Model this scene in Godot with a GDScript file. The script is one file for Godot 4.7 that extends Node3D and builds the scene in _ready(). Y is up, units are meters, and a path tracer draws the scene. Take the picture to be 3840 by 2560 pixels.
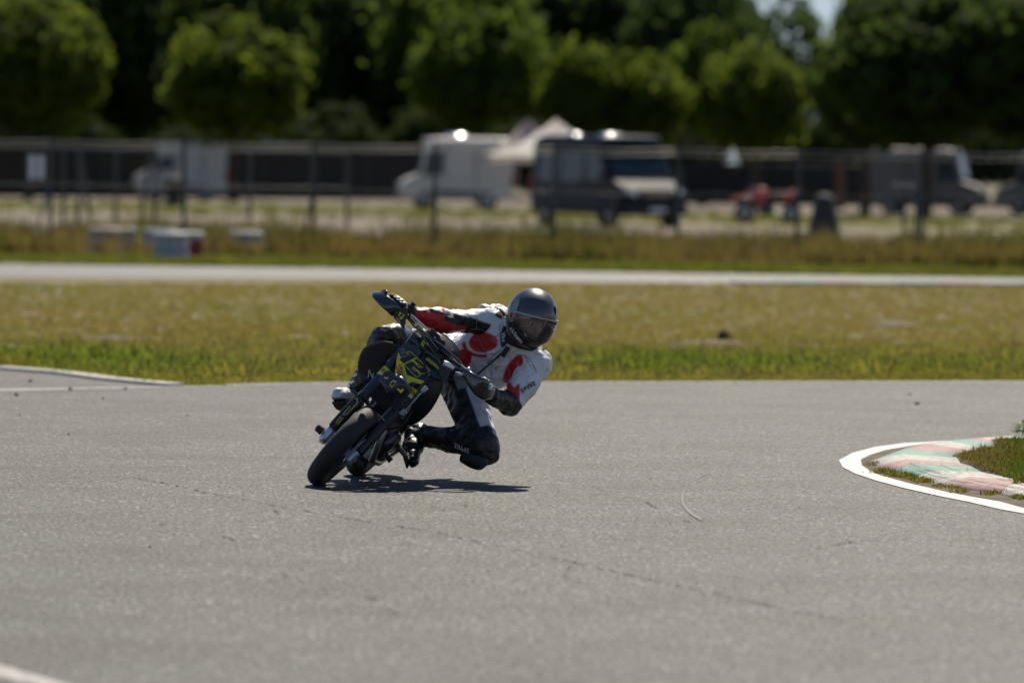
extends Node3D
# A supermoto rider leaning through a bend of a kart track, seen through a long lens, sun behind.

const F := 21333.0            # focal length in photograph pixels (200 mm lens on a 36 mm wide frame)
var cam: Camera3D
var cb: Basis                  # camera basis
var cp := Vector3(0, 1.6, 0)   # camera position
var M := {}                    # materials
var taken := {}
var sg := 0
var rng := RandomNumberGenerator.new()

func _ready():
	rng.seed = 12
	# ---- camera: 200 mm at f/2.8, focused on the rider
	cam = Camera3D.new(); cam.name = "camera"; add_child(cam)
	cb = Basis(Vector3.RIGHT, deg_to_rad(-1.745)) * Basis(Vector3.BACK, deg_to_rad(0.8))
	cam.transform = Transform3D(cb, cp)
	cam.near = 0.1; cam.far = 1500.0
	var lens := CameraAttributesPhysical.new()
	lens.frustum_focal_length = 200.0
	lens.frustum_focus_distance = 28.75
	lens.exposure_aperture = 2.8
	cam.attributes = lens
	cam.fov = 2.0 * rad_to_deg(atan(1280.0 / F))
	cam.current = true
	# ---- sky, sun, exposure
	var sky := ProceduralSkyMaterial.new()
	sky.sky_top_color = Color(0.26, 0.37, 0.54)
	sky.sky_horizon_color = Color(0.70, 0.75, 0.79)
	sky.sky_curve = 0.16
	sky.ground_bottom_color = Color(0.20, 0.19, 0.16)
	sky.ground_horizon_color = Color(0.45, 0.46, 0.44)
	sky.sun_angle_max = 1.0
	var env := Environment.new()
	env.background_mode = Environment.BG_SKY
	env.sky = Sky.new(); env.sky.sky_material = sky
	env.background_energy_multiplier = 0.72
	env.tonemap_mode = Environment.TONE_MAPPER_LINEAR
	env.tonemap_exposure = 1.7
	env.sdfgi_enabled = true; env.ssao_enabled = true; env.ssil_enabled = true
	var we := WorldEnvironment.new(); we.name = "world_environment"; we.environment = env; add_child(we)
	var sun := DirectionalLight3D.new(); sun.name = "sun"; add_child(sun)
	sun.light_color = Color(1.0, 0.955, 0.88)
	sun.light_energy = 1.3
	sun.light_angular_distance = 0.5
	sun.shadow_enabled = true
	sun.look_at_from_position(Vector3.ZERO, Vector3(-0.17, -1.0, 0.80), Vector3.UP)
	# ---- the place
	make_materials()
	build_ground()
	build_kerb()
	build_grass()
	build_fences()
	build_tyres()
	build_vehicles()
	build_trees()
	build_motorcycle()
	build_rider()
	build_small_things()

# ------------------------------------------------------------------ places
func ray(px: float, py: float) -> Vector3:
	return cb * Vector3((px - 1920.0) / F, (1280.0 - py) / F, -1.0)
func gp(px: float, py: float, y := 0.0) -> Vector3:      # where a pixel's ray meets the level y
	var d := ray(px, py)
	return cp + d * ((y - cp.y) / d.y)
func wp(px: float, py: float, z: float) -> Vector3:      # where it meets the upright plane at depth z
	var d := ray(px, py)
	return cp + d * (z / d.z)

# ------------------------------------------------------------------ nodes
func numbered(n: String) -> String:
	var k: int = taken.get(n, 0)
	taken[n] = k + 1
	return n if k == 0 else "%s_%03d" % [n, k]
func thing(called: String, label: String, category: String, at := Vector3.ZERO, turn := 0.0, group := "") -> Node3D:
	var o := Node3D.new(); o.name = numbered(called); add_child(o)
	o.position = at; o.rotation.y = turn
	o.set_meta("label", label); o.set_meta("category", category)
	if group != "": o.set_meta("group", group)
	return o
func tag(o: Node, label: String, category := "", group := "", kind := "") -> void:
	o.set_meta("label", label)
	if category != "": o.set_meta("category", category)
	if group != "": o.set_meta("group", group)
	if kind != "": o.set_meta("kind", kind)
func put(called: String, mesh: Mesh, m: Material, parent: Node3D = null) -> MeshInstance3D:
	var o := MeshInstance3D.new()
	o.mesh = mesh
	if m: o.material_override = m
	if parent == null:
		o.name = numbered(called); add_child(o)
	else:
		o.name = called; parent.add_child(o, true)
	return o
func struct(called: String, mesh: Mesh, m: Material, parent: Node3D = null) -> MeshInstance3D:
	var o := put(called, mesh, m, parent)
	o.set_meta("kind", "structure")
	return o
func copy(o: Node3D, label := "") -> Node3D:
	var c: Node3D = o.duplicate()
	var base := String(o.name)
	var cut := base.rfind("_0")
	if cut > 0 and base.length() - cut == 4: base = base.substr(0, cut)
	c.name = numbered(base); add_child(c)
	if label != "": c.set_meta("label", label)
	return c

# ------------------------------------------------------------------ materials
func lin(r: float, g: float, b: float) -> Color:
	return Color(r, g, b).linear_to_srgb()
func mat(r: float, g: float, b: float, rough := 0.8, metal := 0.0) -> StandardMaterial3D:
	var m := StandardMaterial3D.new()
	m.albedo_color = lin(r, g, b); m.roughness = rough; m.metallic = metal
	return m
func noise_tex(sd: int, freq: float, ramp: Array, size := 512, kind := FastNoiseLite.TYPE_SIMPLEX_SMOOTH, octaves := 4, normal := 0.0) -> NoiseTexture2D:
	var n := FastNoiseLite.new(); n.seed = sd; n.frequency = freq; n.noise_type = kind; n.fractal_octaves = octaves
	var t := NoiseTexture2D.new(); t.width = size; t.height = size; t.seamless = true; t.noise = n
	if normal > 0.0:
		t.as_normal_map = true; t.bump_strength = normal
	elif ramp.size() > 0:
		var g := Gradient.new()
		var offs := PackedFloat32Array(); var cols := PackedColorArray()
		for r in ramp:
			offs.append(r[0]); cols.append(lin(r[1], r[2], r[3]))
		g.offsets = offs; g.colors = cols
		t.color_ramp = g
	return t
func surf(tex: Texture2D, scale: float, rough := 0.9, nrm: Texture2D = null, nscale := 1.0) -> StandardMaterial3D:
	var m := StandardMaterial3D.new()
	m.albedo_texture = tex; m.roughness = rough
	m.uv1_triplanar = true; m.uv1_world_triplanar = true; m.uv1_scale = Vector3.ONE * scale
	if nrm:
		m.normal_enabled = true; m.normal_texture = nrm; m.normal_scale = nscale
	return m
func vertex_mat(rough: float, back := Color.BLACK) -> StandardMaterial3D:
	var m := StandardMaterial3D.new()
	m.vertex_color_use_as_albedo = true; m.roughness = rough
	if back != Color.BLACK:
		m.backlight_enabled = true; m.backlight = back
	return m
func broad(m: StandardMaterial3D, tex: Texture2D, scale: float) -> StandardMaterial3D:   # a coarse multiply layer
	m.detail_enabled = true; m.detail_albedo = tex; m.detail_blend_mode = BaseMaterial3D.BLEND_MODE_MUL
	m.detail_uv_layer = BaseMaterial3D.DETAIL_UV_2
	m.uv2_triplanar = true; m.uv2_world_triplanar = true; m.uv2_scale = Vector3.ONE * scale
	return m

func stone_tiles() -> Array:
	var n := 1024
	var rr := RandomNumberGenerator.new(); rr.seed = 41
	var v := PackedFloat32Array(); v.resize(n * n); v.fill(0.028)
	var h := PackedFloat32Array(); h.resize(n * n); h.fill(0.25)
	for i in 34000:
		var cx := rr.randi() % n; var cy := rr.randi() % n
		var r := rr.randf_range(1.4, 3.6)
		var t := rr.randf()
		var val := 0.032 + 0.082 * t + (0.30 * rr.randf() if t > 0.86 else 0.0)
		var hh := rr.randf_range(0.4, 1.0)
		var ri := int(ceil(r))
		for dy in range(-ri, ri + 1):
			for dx in range(-ri, ri + 1):
				var q := (dx * dx + dy * dy) / (r * r)
				if q > 1.0: continue
				var at := ((cy + dy + n) % n) * n + (cx + dx + n) % n
				var z := hh * (1.0 - q * 0.6)
				if z > h[at]:
					h[at] = z; v[at] = val
	var bytes := PackedByteArray(); bytes.resize(n * n * 3)
	var hb := PackedByteArray(); hb.resize(n * n)
	var lut := []
	for i in 1001: lut.append(int(Color(i / 1000.0, 0, 0).linear_to_srgb().r * 255.0))
	for i in n * n:
		var x := v[i]
		bytes[i * 3] = lut[int(x * 1000.0)]; bytes[i * 3 + 1] = lut[int(x * 1000.0)]; bytes[i * 3 + 2] = lut[int(x * 990.0)]
		hb[i] = int(h[i] * 255.0)
	var im := Image.create_from_data(n, n, false, Image.FORMAT_RGB8, bytes)
	var hi := Image.create_from_data(n, n, false, Image.FORMAT_L8, hb)
	hi.convert(Image.FORMAT_RGBA8)
	hi.bump_map_to_normal_map(3.0)
	return [ImageTexture.create_from_image(im), ImageTexture.create_from_image(hi)]
func make_materials():
	# aggregate of pale and dark stones in worn binder, drawn stone by stone on a tile that wraps
	var pair := stone_tiles()
	var grain: Texture2D = pair[0]
	var grain_n: Texture2D = pair[1]
	var patch := noise_tex(9, 0.012, [[0.0, 0.42, 0.40, 0.375], [0.32, 0.62, 0.605, 0.58], [0.5, 0.79, 0.785, 0.775], [0.65, 0.90, 0.90, 0.90], [1.0, 0.93, 0.92, 0.90]], 1024, FastNoiseLite.TYPE_SIMPLEX_SMOOTH, 7)
	M.asphalt = broad(surf(grain, 0.27, 0.64, grain_n, 1.5), patch, 0.06)
	M.asphalt.metallic_specular = 0.42
	M.far_asphalt = broad(surf(grain, 0.3, 0.5, grain_n, 0.5), patch, 0.05)
	M.far_asphalt.metallic_specular = 0.46
	M.crack = mat(0.055, 0.053, 0.05, 0.95)
	var paint := noise_tex(5, 0.05, [[0.0, 0.22, 0.21, 0.20], [0.3, 0.40, 0.40, 0.39], [0.5, 0.50, 0.50, 0.49], [1.0, 0.56, 0.56, 0.55]], 512, FastNoiseLite.TYPE_SIMPLEX, 5)
	M.white_line = surf(paint, 0.9, 0.7)
	M.worn_line = surf(noise_tex(6, 0.06, [[0.0, 0.15, 0.145, 0.14], [0.5, 0.28, 0.27, 0.26], [1.0, 0.5, 0.5, 0.48]], 256), 0.8, 0.8)
	for k in [["kerb_green", 0.15, 0.30, 0.25], ["kerb_white", 0.42, 0.405, 0.375], ["kerb_pink", 0.33, 0.205, 0.195]]:
		var c := Vector3(k[1], k[2], k[3])
		var t := noise_tex(k[0].hash() % 1000, 0.03, [[0.0, c.x * 0.35, c.y * 0.34, c.z * 0.33], [0.26, c.x * 0.62, c.y * 0.62, c.z * 0.6], [0.42, c.x * 0.92, c.y * 0.92, c.z * 0.92], [0.7, c.x, c.y, c.z], [1.0, c.x * 1.1, c.y * 1.1, c.z * 1.12]], 512, FastNoiseLite.TYPE_SIMPLEX, 6)
		M[k[0]] = surf(t, 0.8, 0.75)
	var turf := noise_tex(21, 0.05, [[0.0, 0.08, 0.064, 0.030], [0.35, 0.125, 0.10, 0.045], [0.6, 0.155, 0.124, 0.058], [1.0, 0.20, 0.16, 0.08]], 512, FastNoiseLite.TYPE_SIMPLEX, 5)
	M.turf = broad(surf(turf, 0.35, 0.95), noise_tex(22, 0.02, [[0.0, 0.62, 0.85, 0.45], [0.45, 0.85, 0.95, 0.8], [0.6, 1.0, 1.0, 1.0], [1.0, 1.0, 0.92, 0.85]], 256), 0.05)
	M.green_turf = broad(surf(noise_tex(23, 0.05, [[0.0, 0.05, 0.055, 0.016], [0.5, 0.095, 0.10, 0.03], [1.0, 0.14, 0.13, 0.05]], 512, FastNoiseLite.TYPE_SIMPLEX, 5), 0.35, 0.95), patch, 0.1)
	M.gravel = broad(surf(noise_tex(24, 0.12, [[0.0, 0.09, 0.071, 0.05], [0.5, 0.165, 0.131, 0.094], [1.0, 0.25, 0.21, 0.155]], 512, FastNoiseLite.TYPE_SIMPLEX, 4), 0.4, 0.95), patch, 0.07)
	M.dirt = broad(surf(noise_tex(25, 0.08, [[0.0, 0.05, 0.036, 0.022], [0.5, 0.11, 0.08, 0.05], [1.0, 0.17, 0.13, 0.09]], 512, FastNoiseLite.TYPE_SIMPLEX, 5), 0.6, 0.95), patch, 0.2)
	M.blades = vertex_mat(0.85, Color(0.9, 0.95, 0.6)); M.blades.metallic_specular = 0.2
	for k in [["leaves_olive", 0.025, 0.039, 0.007, 0.155, 0.21, 0.02], ["leaves_lime", 0.028, 0.044, 0.007, 0.18, 0.24, 0.022], ["leaves_green", 0.022, 0.038, 0.007, 0.135, 0.205, 0.022], ["leaves_deep", 0.018, 0.030, 0.007, 0.08, 0.13, 0.022], ["leaves_blue", 0.020, 0.032, 0.011, 0.075, 0.125, 0.032], ["leaves_dark", 0.014, 0.022, 0.006, 0.04, 0.06, 0.012]]:
		M[k[0]] = mat(k[1], k[2], k[3], 0.85); M[k[0]].metallic_specular = 0.15
		M[k[0]].backlight_enabled = true; M[k[0]].backlight = lin(k[4], k[5], k[6])
	M.bark = surf(noise_tex(31, 0.08, [[0.0, 0.03, 0.022, 0.016], [1.0, 0.10, 0.075, 0.055]], 256), 1.5, 0.95)
	M.post = mat(0.045, 0.05, 0.045, 0.6)
	M.wire = mat(0.30, 0.30, 0.26, 0.5, 0.3)
	M.mesh_wire = mat(0.06, 0.07, 0.06, 0.6)
	M.cloth_screen = surf(noise_tex(33, 0.1, [[0.0, 0.012, 0.011, 0.010], [1.0, 0.022, 0.02, 0.018]], 256), 0.4, 0.95)
	M.sheet_white = mat(0.72, 0.72, 0.74, 0.6)
	M.black = mat(0.014, 0.014, 0.016, 0.38)
	M.matt_black = mat(0.018, 0.018, 0.019, 0.75)
	M.gloss_black = mat(0.010, 0.011, 0.014, 0.16)
	M.gloss_black.clearcoat_enabled = true; M.gloss_black.clearcoat = 1.0; M.gloss_black.clearcoat_roughness = 0.06
	M.navy = mat(0.028, 0.036, 0.05, 0.3)
	M.ink = mat(0.008, 0.010, 0.018, 0.3)
	M.yellow = mat(0.74, 0.66, 0.02, 0.35)
	M.orange = mat(0.55, 0.13, 0.02, 0.4)
	M.lime = mat(0.35, 0.75, 0.05, 0.4)
	M.red = mat(0.5, 0.03, 0.03, 0.4)
	M.white_plastic = mat(0.75, 0.75, 0.76, 0.35)
	M.silver = mat(0.62, 0.63, 0.65, 0.28, 0.9)
	M.steel = mat(0.35, 0.35, 0.36, 0.35, 0.9)
	M.dark_metal = mat(0.08, 0.08, 0.085, 0.35, 0.8)
	M.engine = mat(0.05, 0.05, 0.052, 0.45, 0.5)
	M.rubber = surf(noise_tex(41, 0.2, [[0.0, 0.010, 0.010, 0.010], [0.6, 0.022, 0.021, 0.020], [1.0, 0.06, 0.055, 0.048]], 256, FastNoiseLite.TYPE_SIMPLEX, 4), 6.0, 0.72)
	M.rubber.uv1_world_triplanar = false
	M.beige = mat(0.5, 0.47, 0.38, 0.5)
	M.glass = StandardMaterial3D.new()
	M.glass.albedo_color = Color(0.10, 0.13, 0.14, 0.62); M.glass.roughness = 0.05; M.glass.transparency = BaseMaterial3D.TRANSPARENCY_ALPHA
	M.tint_window = mat(0.014, 0.026, 0.030, 0.12); M.tint_window.metallic_specular = 0.45
	M.visor = StandardMaterial3D.new()
	M.visor.albedo_color = Color(0.42, 0.40, 0.38, 0.30); M.visor.roughness = 0.04; M.visor.transparency = BaseMaterial3D.TRANSPARENCY_ALPHA
	M.van_white = mat(0.56, 0.53, 0.49, 0.4)
	M.van_shade_paint = mat(0.115, 0.112, 0.108, 0.6)  # pale van paint, darkened to carry the deep shade under the trees
	M.van_blue = mat(0.007, 0.013, 0.020, 0.24); M.van_blue.metallic_specular = 0.2
	M.van_gloss = mat(0.007, 0.013, 0.020, 0.2); M.van_gloss.clearcoat_enabled = true; M.van_gloss.clearcoat = 1.0; M.van_gloss.clearcoat_roughness = 0.15
	M.polished = mat(0.7, 0.7, 0.7, 0.2, 1.0)
	M.canopy = mat(0.78, 0.77, 0.75, 0.8); M.canopy.backlight_enabled = true; M.canopy.backlight = Color(0.95, 0.9, 0.86)
	M.canopy_grey = mat(0.30, 0.26, 0.25, 0.8); M.canopy_grey.backlight_enabled = true; M.canopy_grey.backlight = Color(0.5, 0.42, 0.40)
	M.helmet = mat(0.006, 0.008, 0.013, 0.42); M.helmet.metallic_specular = 0.62
	M.helmet.clearcoat_enabled = true; M.helmet.clearcoat = 1.0; M.helmet.clearcoat_roughness = 0.12
	M.helmet_grey = mat(0.22, 0.27, 0.30, 0.4)
	M.silver_trim = mat(0.55, 0.58, 0.6, 0.3, 0.5)
	M.rib = mat(0.05, 0.05, 0.052, 0.30)
	M.weed_leaf = mat(0.05, 0.09, 0.018, 0.9); M.weed_leaf.metallic_specular = 0.1; M.weed_leaf.backlight_enabled = true; M.weed_leaf.backlight = lin(0.2, 0.3, 0.04)
	M.seam = mat(0.20, 0.20, 0.21, 0.6)
	M.cup = mat(0.45, 0.44, 0.42, 0.30, 0.4)
	M.tail_red = mat(0.4, 0.02, 0.02, 0.25)
	M.lamp_lens = mat(0.45, 0.48, 0.5, 0.1)

# ------------------------------------------------------------------ mesh helpers
func st() -> SurfaceTool:
	var s := SurfaceTool.new(); s.begin(Mesh.PRIMITIVE_TRIANGLES); return s
func done(s: SurfaceTool) -> ArrayMesh:
	s.index()
	s.generate_normals()
	return s.commit()
func tri(s: SurfaceTool, a: Vector3, b: Vector3, c: Vector3) -> void:   # seen counter-clockwise from outside
	s.add_vertex(a); s.add_vertex(c); s.add_vertex(b)
func quad(s: SurfaceTool, a: Vector3, b: Vector3, c: Vector3, d: Vector3) -> void:
	tri(s, a, b, c); tri(s, a, c, d)
func flat(s: SurfaceTool) -> void: s.set_smooth_group(-1)
func soft(s: SurfaceTool) -> void:
	sg += 1; s.set_smooth_group(sg)

# box with chamfered edges; t maps local to mesh space
func box(s: SurfaceTool, t: Transform3D, size: Vector3, bevel := 0.0) -> void:
	flat(s)
	var h := size * 0.5
	var b: float = minf(bevel, minf(h.x, minf(h.y, h.z)) * 0.6)
	if b <= 0.0:
		var v := []
		for i in 8: v.append(t * Vector3(h.x * (1 if i & 1 else -1), h.y * (1 if i & 2 else -1), h.z * (1 if i & 4 else -1)))
		for q in [[4, 5, 7, 6], [1, 0, 2, 3], [5, 1, 3, 7], [0, 4, 6, 2], [6, 7, 3, 2], [0, 1, 5, 4]]:
			quad(s, v[q[0]], v[q[1]], v[q[2]], v[q[3]])
		return
	var pts := PackedVector3Array()
	var ring := func(z: float, inset: float) -> Array:
		var x := h.x - inset; var y := h.y - inset
		var c: float = b
		return [t * Vector3(x - c, -y, z), t * Vector3(x, -y + c, z), t * Vector3(x, y - c, z), t * Vector3(x - c, y, z), t * Vector3(-x + c, y, z), t * Vector3(-x, y - c, z), t * Vector3(-x, -y + c, z), t * Vector3(-x + c, -y, z)]
	var rings := [ring.call(-h.z, b), ring.call(-h.z + b, 0.0), ring.call(h.z - b, 0.0), ring.call(h.z, b)]
	skin(s, rings, true, true, true)

# skin between rings of equal point count; rings run along the sweep, points counter-clockwise seen from the far end looking back
func skin(s: SurfaceTool, rings: Array, closed := true, cap0 := true, cap1 := true) -> void:
	var n: int = rings[0].size()
	for i in rings.size() - 1:
		var a = rings[i]; var b = rings[i + 1]
		for j in (n if closed else n - 1):
			var k := (j + 1) % n
			quad(s, a[j], a[k], b[k], b[j])
	if cap0 or cap1:
		flat(s)
		var first = rings[0]; var last = rings[rings.size() - 1]
		if cap0:
			var c := Vector3.ZERO
			for p in first: c += p
			c /= n
			for j in n: tri(s, c, first[(j + 1) % n], first[j])
		if cap1:
			var c := Vector3.ZERO
			for p in last: c += p
			c /= n
			for j in n: tri(s, c, last[j], last[(j + 1) % n])

func tube(s: SurfaceTool, pts: Array, radii, seg := 10, caps := true) -> void:
	soft(s)
	var rings := []
	var up := Vector3.UP
	for i in pts.size():
		var d: Vector3 = (pts[mini(i + 1, pts.size() - 1)] - pts[maxi(i - 1, 0)]).normalized()
		if i == 0: up = Vector3.UP if absf(d.y) < 0.9 else Vector3.RIGHT
		var x := up.cross(d).normalized()
		var y := d.cross(x).normalized()
		up = y
		var r: float = radii[i] if radii is Array else radii
		var ring := []
		for j in seg:
			var a := TAU * j / seg
			ring.append(pts[i] + (x * cos(a) + y * sin(a)) * r)
		rings.append(ring)
	skin(s, rings, true, caps, caps)

func smooth_path(pts: Array, lists: Array) -> Array:      # Catmull-Rom through the points, the width lists alike
	if pts.size() < 3: return [pts, lists]
	var n := pts.size(); var sub := 4
	var op := []; var ol := []
	for l in lists: ol.append([])
	for i in n - 1:
		for k in sub:
			var t := float(k) / sub
			op.append(pts[i].cubic_interpolate(pts[i + 1], pts[maxi(i - 1, 0)], pts[mini(i + 2, n - 1)], t))
			for j in lists.size():
				var l: Array = lists[j]
				ol[j].append(maxf(0.0005, cubic_interpolate(l[i], l[i + 1], l[maxi(i - 1, 0)], l[mini(i + 2, n - 1)], t)))
	op.append(pts[n - 1])
	for j in lists.size(): ol[j].append(lists[j][n - 1])
	return [op, ol]
# flattened tube: hw half widths along w, th half thickness across
func sweep(s: SurfaceTool, pts: Array, w: Vector3, hw: Array, th: Array, seg := 18, sq := 0.7) -> void:
	soft(s)
	var sm := smooth_path(pts, [hw, th])
	pts = sm[0]; hw = sm[1][0]; th = sm[1][1]
	var rings := []
	for i in pts.size():
		var d: Vector3 = (pts[mini(i + 1, pts.size() - 1)] - pts[maxi(i - 1, 0)]).normalized()
		var x := (w - d * w.dot(d)).normalized()
		var y := d.cross(x).normalized()
		var ring := []
		for j in seg:
			var a := TAU * j / seg
			var c := cos(a); var q := sin(a)
			ring.append(pts[i] + x * (signf(c) * pow(absf(c), sq) * hw[i]) + y * (signf(q) * pow(absf(q), sq) * th[i]))
		rings.append(ring)
	skin(s, rings)

# profile [[radius, along], ...] turned about the z axis of t
func lathe(s: SurfaceTool, t: Transform3D, prof: Array, seg := 24, closed := false) -> void:
	soft(s)
	var rings := []
	for p in prof:
		var ring := []
		for j in seg:
			var a := TAU * j / seg
			ring.append(t * Vector3(cos(a) * p[0], sin(a) * p[0], p[1]))
		rings.append(ring)
	if closed: rings.append(rings[0])
	skin(s, rings, true, not closed, not closed)

func blob(s: SurfaceTool, t: Transform3D, seg := 14) -> void:      # unit sphere under t
	var prof := []
	for i in range(0, 9):
		var a := PI * i / 8.0
		prof.append([maxf(sin(a), 0.001), -cos(a)])
	lathe(s, t, prof, seg)

# polygon given as 3D points of one plane, thickened along n
func slab(s: SurfaceTool, pts: Array, n: Vector3, thick: float) -> void:
	flat(s)
	var o: Vector3 = pts[0]
	var ux: Vector3 = (pts[1] - pts[0]).normalized()
	ux = (ux - n * ux.dot(n)).normalized()
	var uy := n.cross(ux)
	var p2 := PackedVector2Array()
	for p in pts: p2.append(Vector2((p - o).dot(ux), (p - o).dot(uy)))
	var idx := Geometry2D.triangulate_polygon(p2)
	var top := []
	for p in pts: top.append(p + n * thick)
	for i in range(0, idx.size(), 3):
		var a := idx[i]; var b := idx[i + 1]; var c := idx[i + 2]
		if (p2[b] - p2[a]).cross(p2[c] - p2[a]) < 0.0:
			var q := b; b = c; c = q
		tri(s, top[a], top[b], top[c])
		tri(s, pts[a], pts[c], pts[b])
	var area := 0.0
	for i in p2.size(): area += p2[i].cross(p2[(i + 1) % p2.size()])
	for i in pts.size():
		var k: int = (i + 1) % pts.size()
		if area > 0.0: quad(s, pts[i], pts[k], top[k], top[i])
		else: quad(s, pts[k], pts[i], top[i], top[k])

func frame_at(origin: Vector3, zdir: Vector3, up := Vector3.UP) -> Transform3D:   # z axis along zdir
	var z := zdir.normalized()
	if absf(z.dot(up.normalized())) > 0.98: up = Vector3.RIGHT
	var x := up.cross(z).normalized()
	return Transform3D(Basis(x, z.cross(x), z), origin)

# ------------------------------------------------------------------ ground, tracks, strips
func strip(near_px: Array, far_px: Array, y: float) -> ArrayMesh:     # sheet between two pixel-traced ground edges
	var s := st(); flat(s)
	for i in near_px.size() - 1:
		var a := gp(near_px[i].x, near_px[i].y); var b := gp(near_px[i + 1].x, near_px[i + 1].y)
		var c := gp(far_px[i + 1].x, far_px[i + 1].y); var d := gp(far_px[i].x, far_px[i].y)
		var up := Vector3(0, y, 0)
		quad(s, a + up, b + up, c + up, d + up)
	return done(s)
func V2(a) -> Array:
	var o := []
	for i in range(0, a.size(), 2): o.append(Vector2(a[i], a[i + 1]))
	return o

var edge_px := []     # near edge of the grass field = far edge of the asphalt
func build_ground():
	var s := st(); flat(s)
	quad(s, Vector3(-700, 0, 120), Vector3(700, 0, 120), Vector3(700, 0, -1200), Vector3(-700, 0, -1200))
	struct("ground", done(s), M.turf)
	edge_px = V2([-2600, 1310, -1300, 1335, -400, 1362, 0, 1384, 230, 1402, 420, 1427, 640, 1449, 850, 1444, 1200, 1437, 1900, 1435, 2900, 1433, 3840, 1432, 5200, 1436, 7000, 1450])
	s = st(); flat(s)
	for i in edge_px.size() - 1:
		var a := gp(edge_px[i].x, edge_px[i].y, 0.004); var b := gp(edge_px[i + 1].x, edge_px[i + 1].y, 0.004)
		quad(s, Vector3(a.x * 1.05, 0.004, 30), Vector3(b.x * 1.05, 0.004, 30), b, a)
	var track := struct("asphalt_track", done(s), M.asphalt)
	# pale edging along the left sweep, painted line, faint line along the grass
	s = st()
	for seg in [[0, 1384, 230, 1402], [230, 1402, 420, 1427], [420, 1427, 655, 1449]]:
		var a := gp(seg[0], seg[1]); var b := gp(seg[2], seg[3])
		box(s, frame_at((a + b) * 0.5 + Vector3(0, 0.012, 0.06), b - a), Vector3(0.16, 0.03, a.distance_to(b) + 0.02), 0.006)
	put("edging_stone", done(s), M.kerb_white, track)
	put("painted_line", strip(V2([-700, 1478, 0, 1470, 330, 1462, 700, 1455, 1050, 1449]), V2([-700, 1471, 0, 1463, 330, 1457, 700, 1451, 1050, 1447]), 0.008), M.worn_line, track)
	put("painted_line", strip(V2([850, 1447, 1200, 1441, 1900, 1439, 2900, 1437, 3840, 1437, 5200, 1441]), V2([850, 1443, 1200, 1437, 1900, 1435, 2900, 1433, 3840, 1432, 5200, 1436]), 0.008), M.worn_line, track)
	put("painted_line", strip(V2([-700, 2460, 0, 2548, 130, 2580, 420, 2660]), V2([-700, 2412, 0, 2500, 150, 2545, 480, 2640]), 0.008), M.worn_line, track)
	# cracks: jagged dark seams a centimetre or two wide
	crack(track, V2([490, 1788, 600, 1806, 780, 1846, 1000, 1888, 1250, 1932, 1500, 1972, 1640, 1994, 1800, 2030, 2000, 2072, 2300, 2140, 2600, 2205, 2900, 2270, 3200, 2330]), 0.012)
	crack(track, V2([470, 1949, 800, 1951, 1200, 1952]), 0.006)
	crack(track, V2([2640, 1968, 2900, 1978, 3150, 1985, 3400, 1990, 3840, 1992]), 0.007)
	crack(track, V2([3060, 2052, 3140, 2040, 3240, 2022, 3420, 2018, 3700, 2022, 3860, 2028]), 0.010)
	crack(track, V2([380, 1790, 440, 1784, 470, 1778]), 0.008)
	crack(track, V2([1610, 1888, 1640, 1900, 1680, 1912]), 0.006)
	crack(track, V2([2140, 2120, 2110, 2160, 2240, 2200]), 0.006)
	var rr := RandomNumberGenerator.new(); rr.seed = 5
	for k in 46:
		var x := rr.randf_range(300, 2600); var y := rr.randf_range(1860, 2300)
		crack(track, [Vector2(x, y), Vector2(x + rr.randf_range(15, 60), y + rr.randf_range(-8, 26))], rr.randf_range(0.004, 0.010))
	# faint pale tyre arc right of the bike
	var arc_n := []; var arc_f := []
	for i in 12:
		var a := lerpf(-0.9, 0.75, i / 11.0)
		arc_n.append(Vector2(2830 - 276 * cos(a), 1872 + 120 * sin(a) + 3)); arc_f.append(Vector2(2837 - 276 * cos(a), 1872 + 120 * sin(a) - 2))
	put("scuff_mark", strip(arc_n, arc_f, 0.008), mat(0.082, 0.082, 0.080, 0.72), track)
	# the farther straight of the circuit
	struct("far_track", strip(V2([-2600, 1003, 0, 1040, 1280, 1046, 2560, 1064, 3840, 1069, 6400, 1080]), V2([-2600, 955, 0, 992, 1280, 1006, 2560, 1026, 3840, 1045, 6400, 1080]), 0.006), M.far_asphalt)
	struct("grass_verge", strip(V2([-2600, 955, 0, 992, 1280, 1006, 2560, 1026, 3840, 1045, 6400, 1079]), V2([-2600, 925, 0, 953, 1280, 968, 2560, 985, 3840, 1010, 6400, 1040]), 0.003), M.green_turf)
	struct("dirt_bank", strip(V2([-2600, 925, 0, 953, 1280, 968, 2560, 985, 3840, 1010, 6400, 1040]), V2([-2600, 820, 0, 858, 1280, 884, 2560, 905, 3840, 925, 6400, 950]), 0.003), M.dirt)
	struct("gravel_path", strip(V2([-2600, 820, 0, 858, 1280, 884, 2560, 905, 3840, 925, 6400, 950]), V2([-2600, 770, 0, 796, 1280, 806, 2560, 850, 3840, 895, 6400, 930]), 0.003), M.gravel)
	struct("grass_strip", strip(V2([-2600, 770, 0, 796, 1280, 806, 2560, 850, 3840, 895, 6400, 930]), V2([-2600, 730, 0, 748, 1280, 764, 2560, 800, 3840, 812, 6400, 850]), 0.003), M.turf)
	soil_patch(40, 1306, 0.55, 1.3, 1); soil_patch(430, 1274, 0.4, 0.9, 2); soil_patch(560, 1276, 0.22, 0.7, 3); soil_patch(1120, 1268, 0.2, 0.6, 4); soil_patch(2660, 1290, 0.5, 1.0, 5); soil_patch(3350, 1215, 0.3, 1.0, 6)
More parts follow.
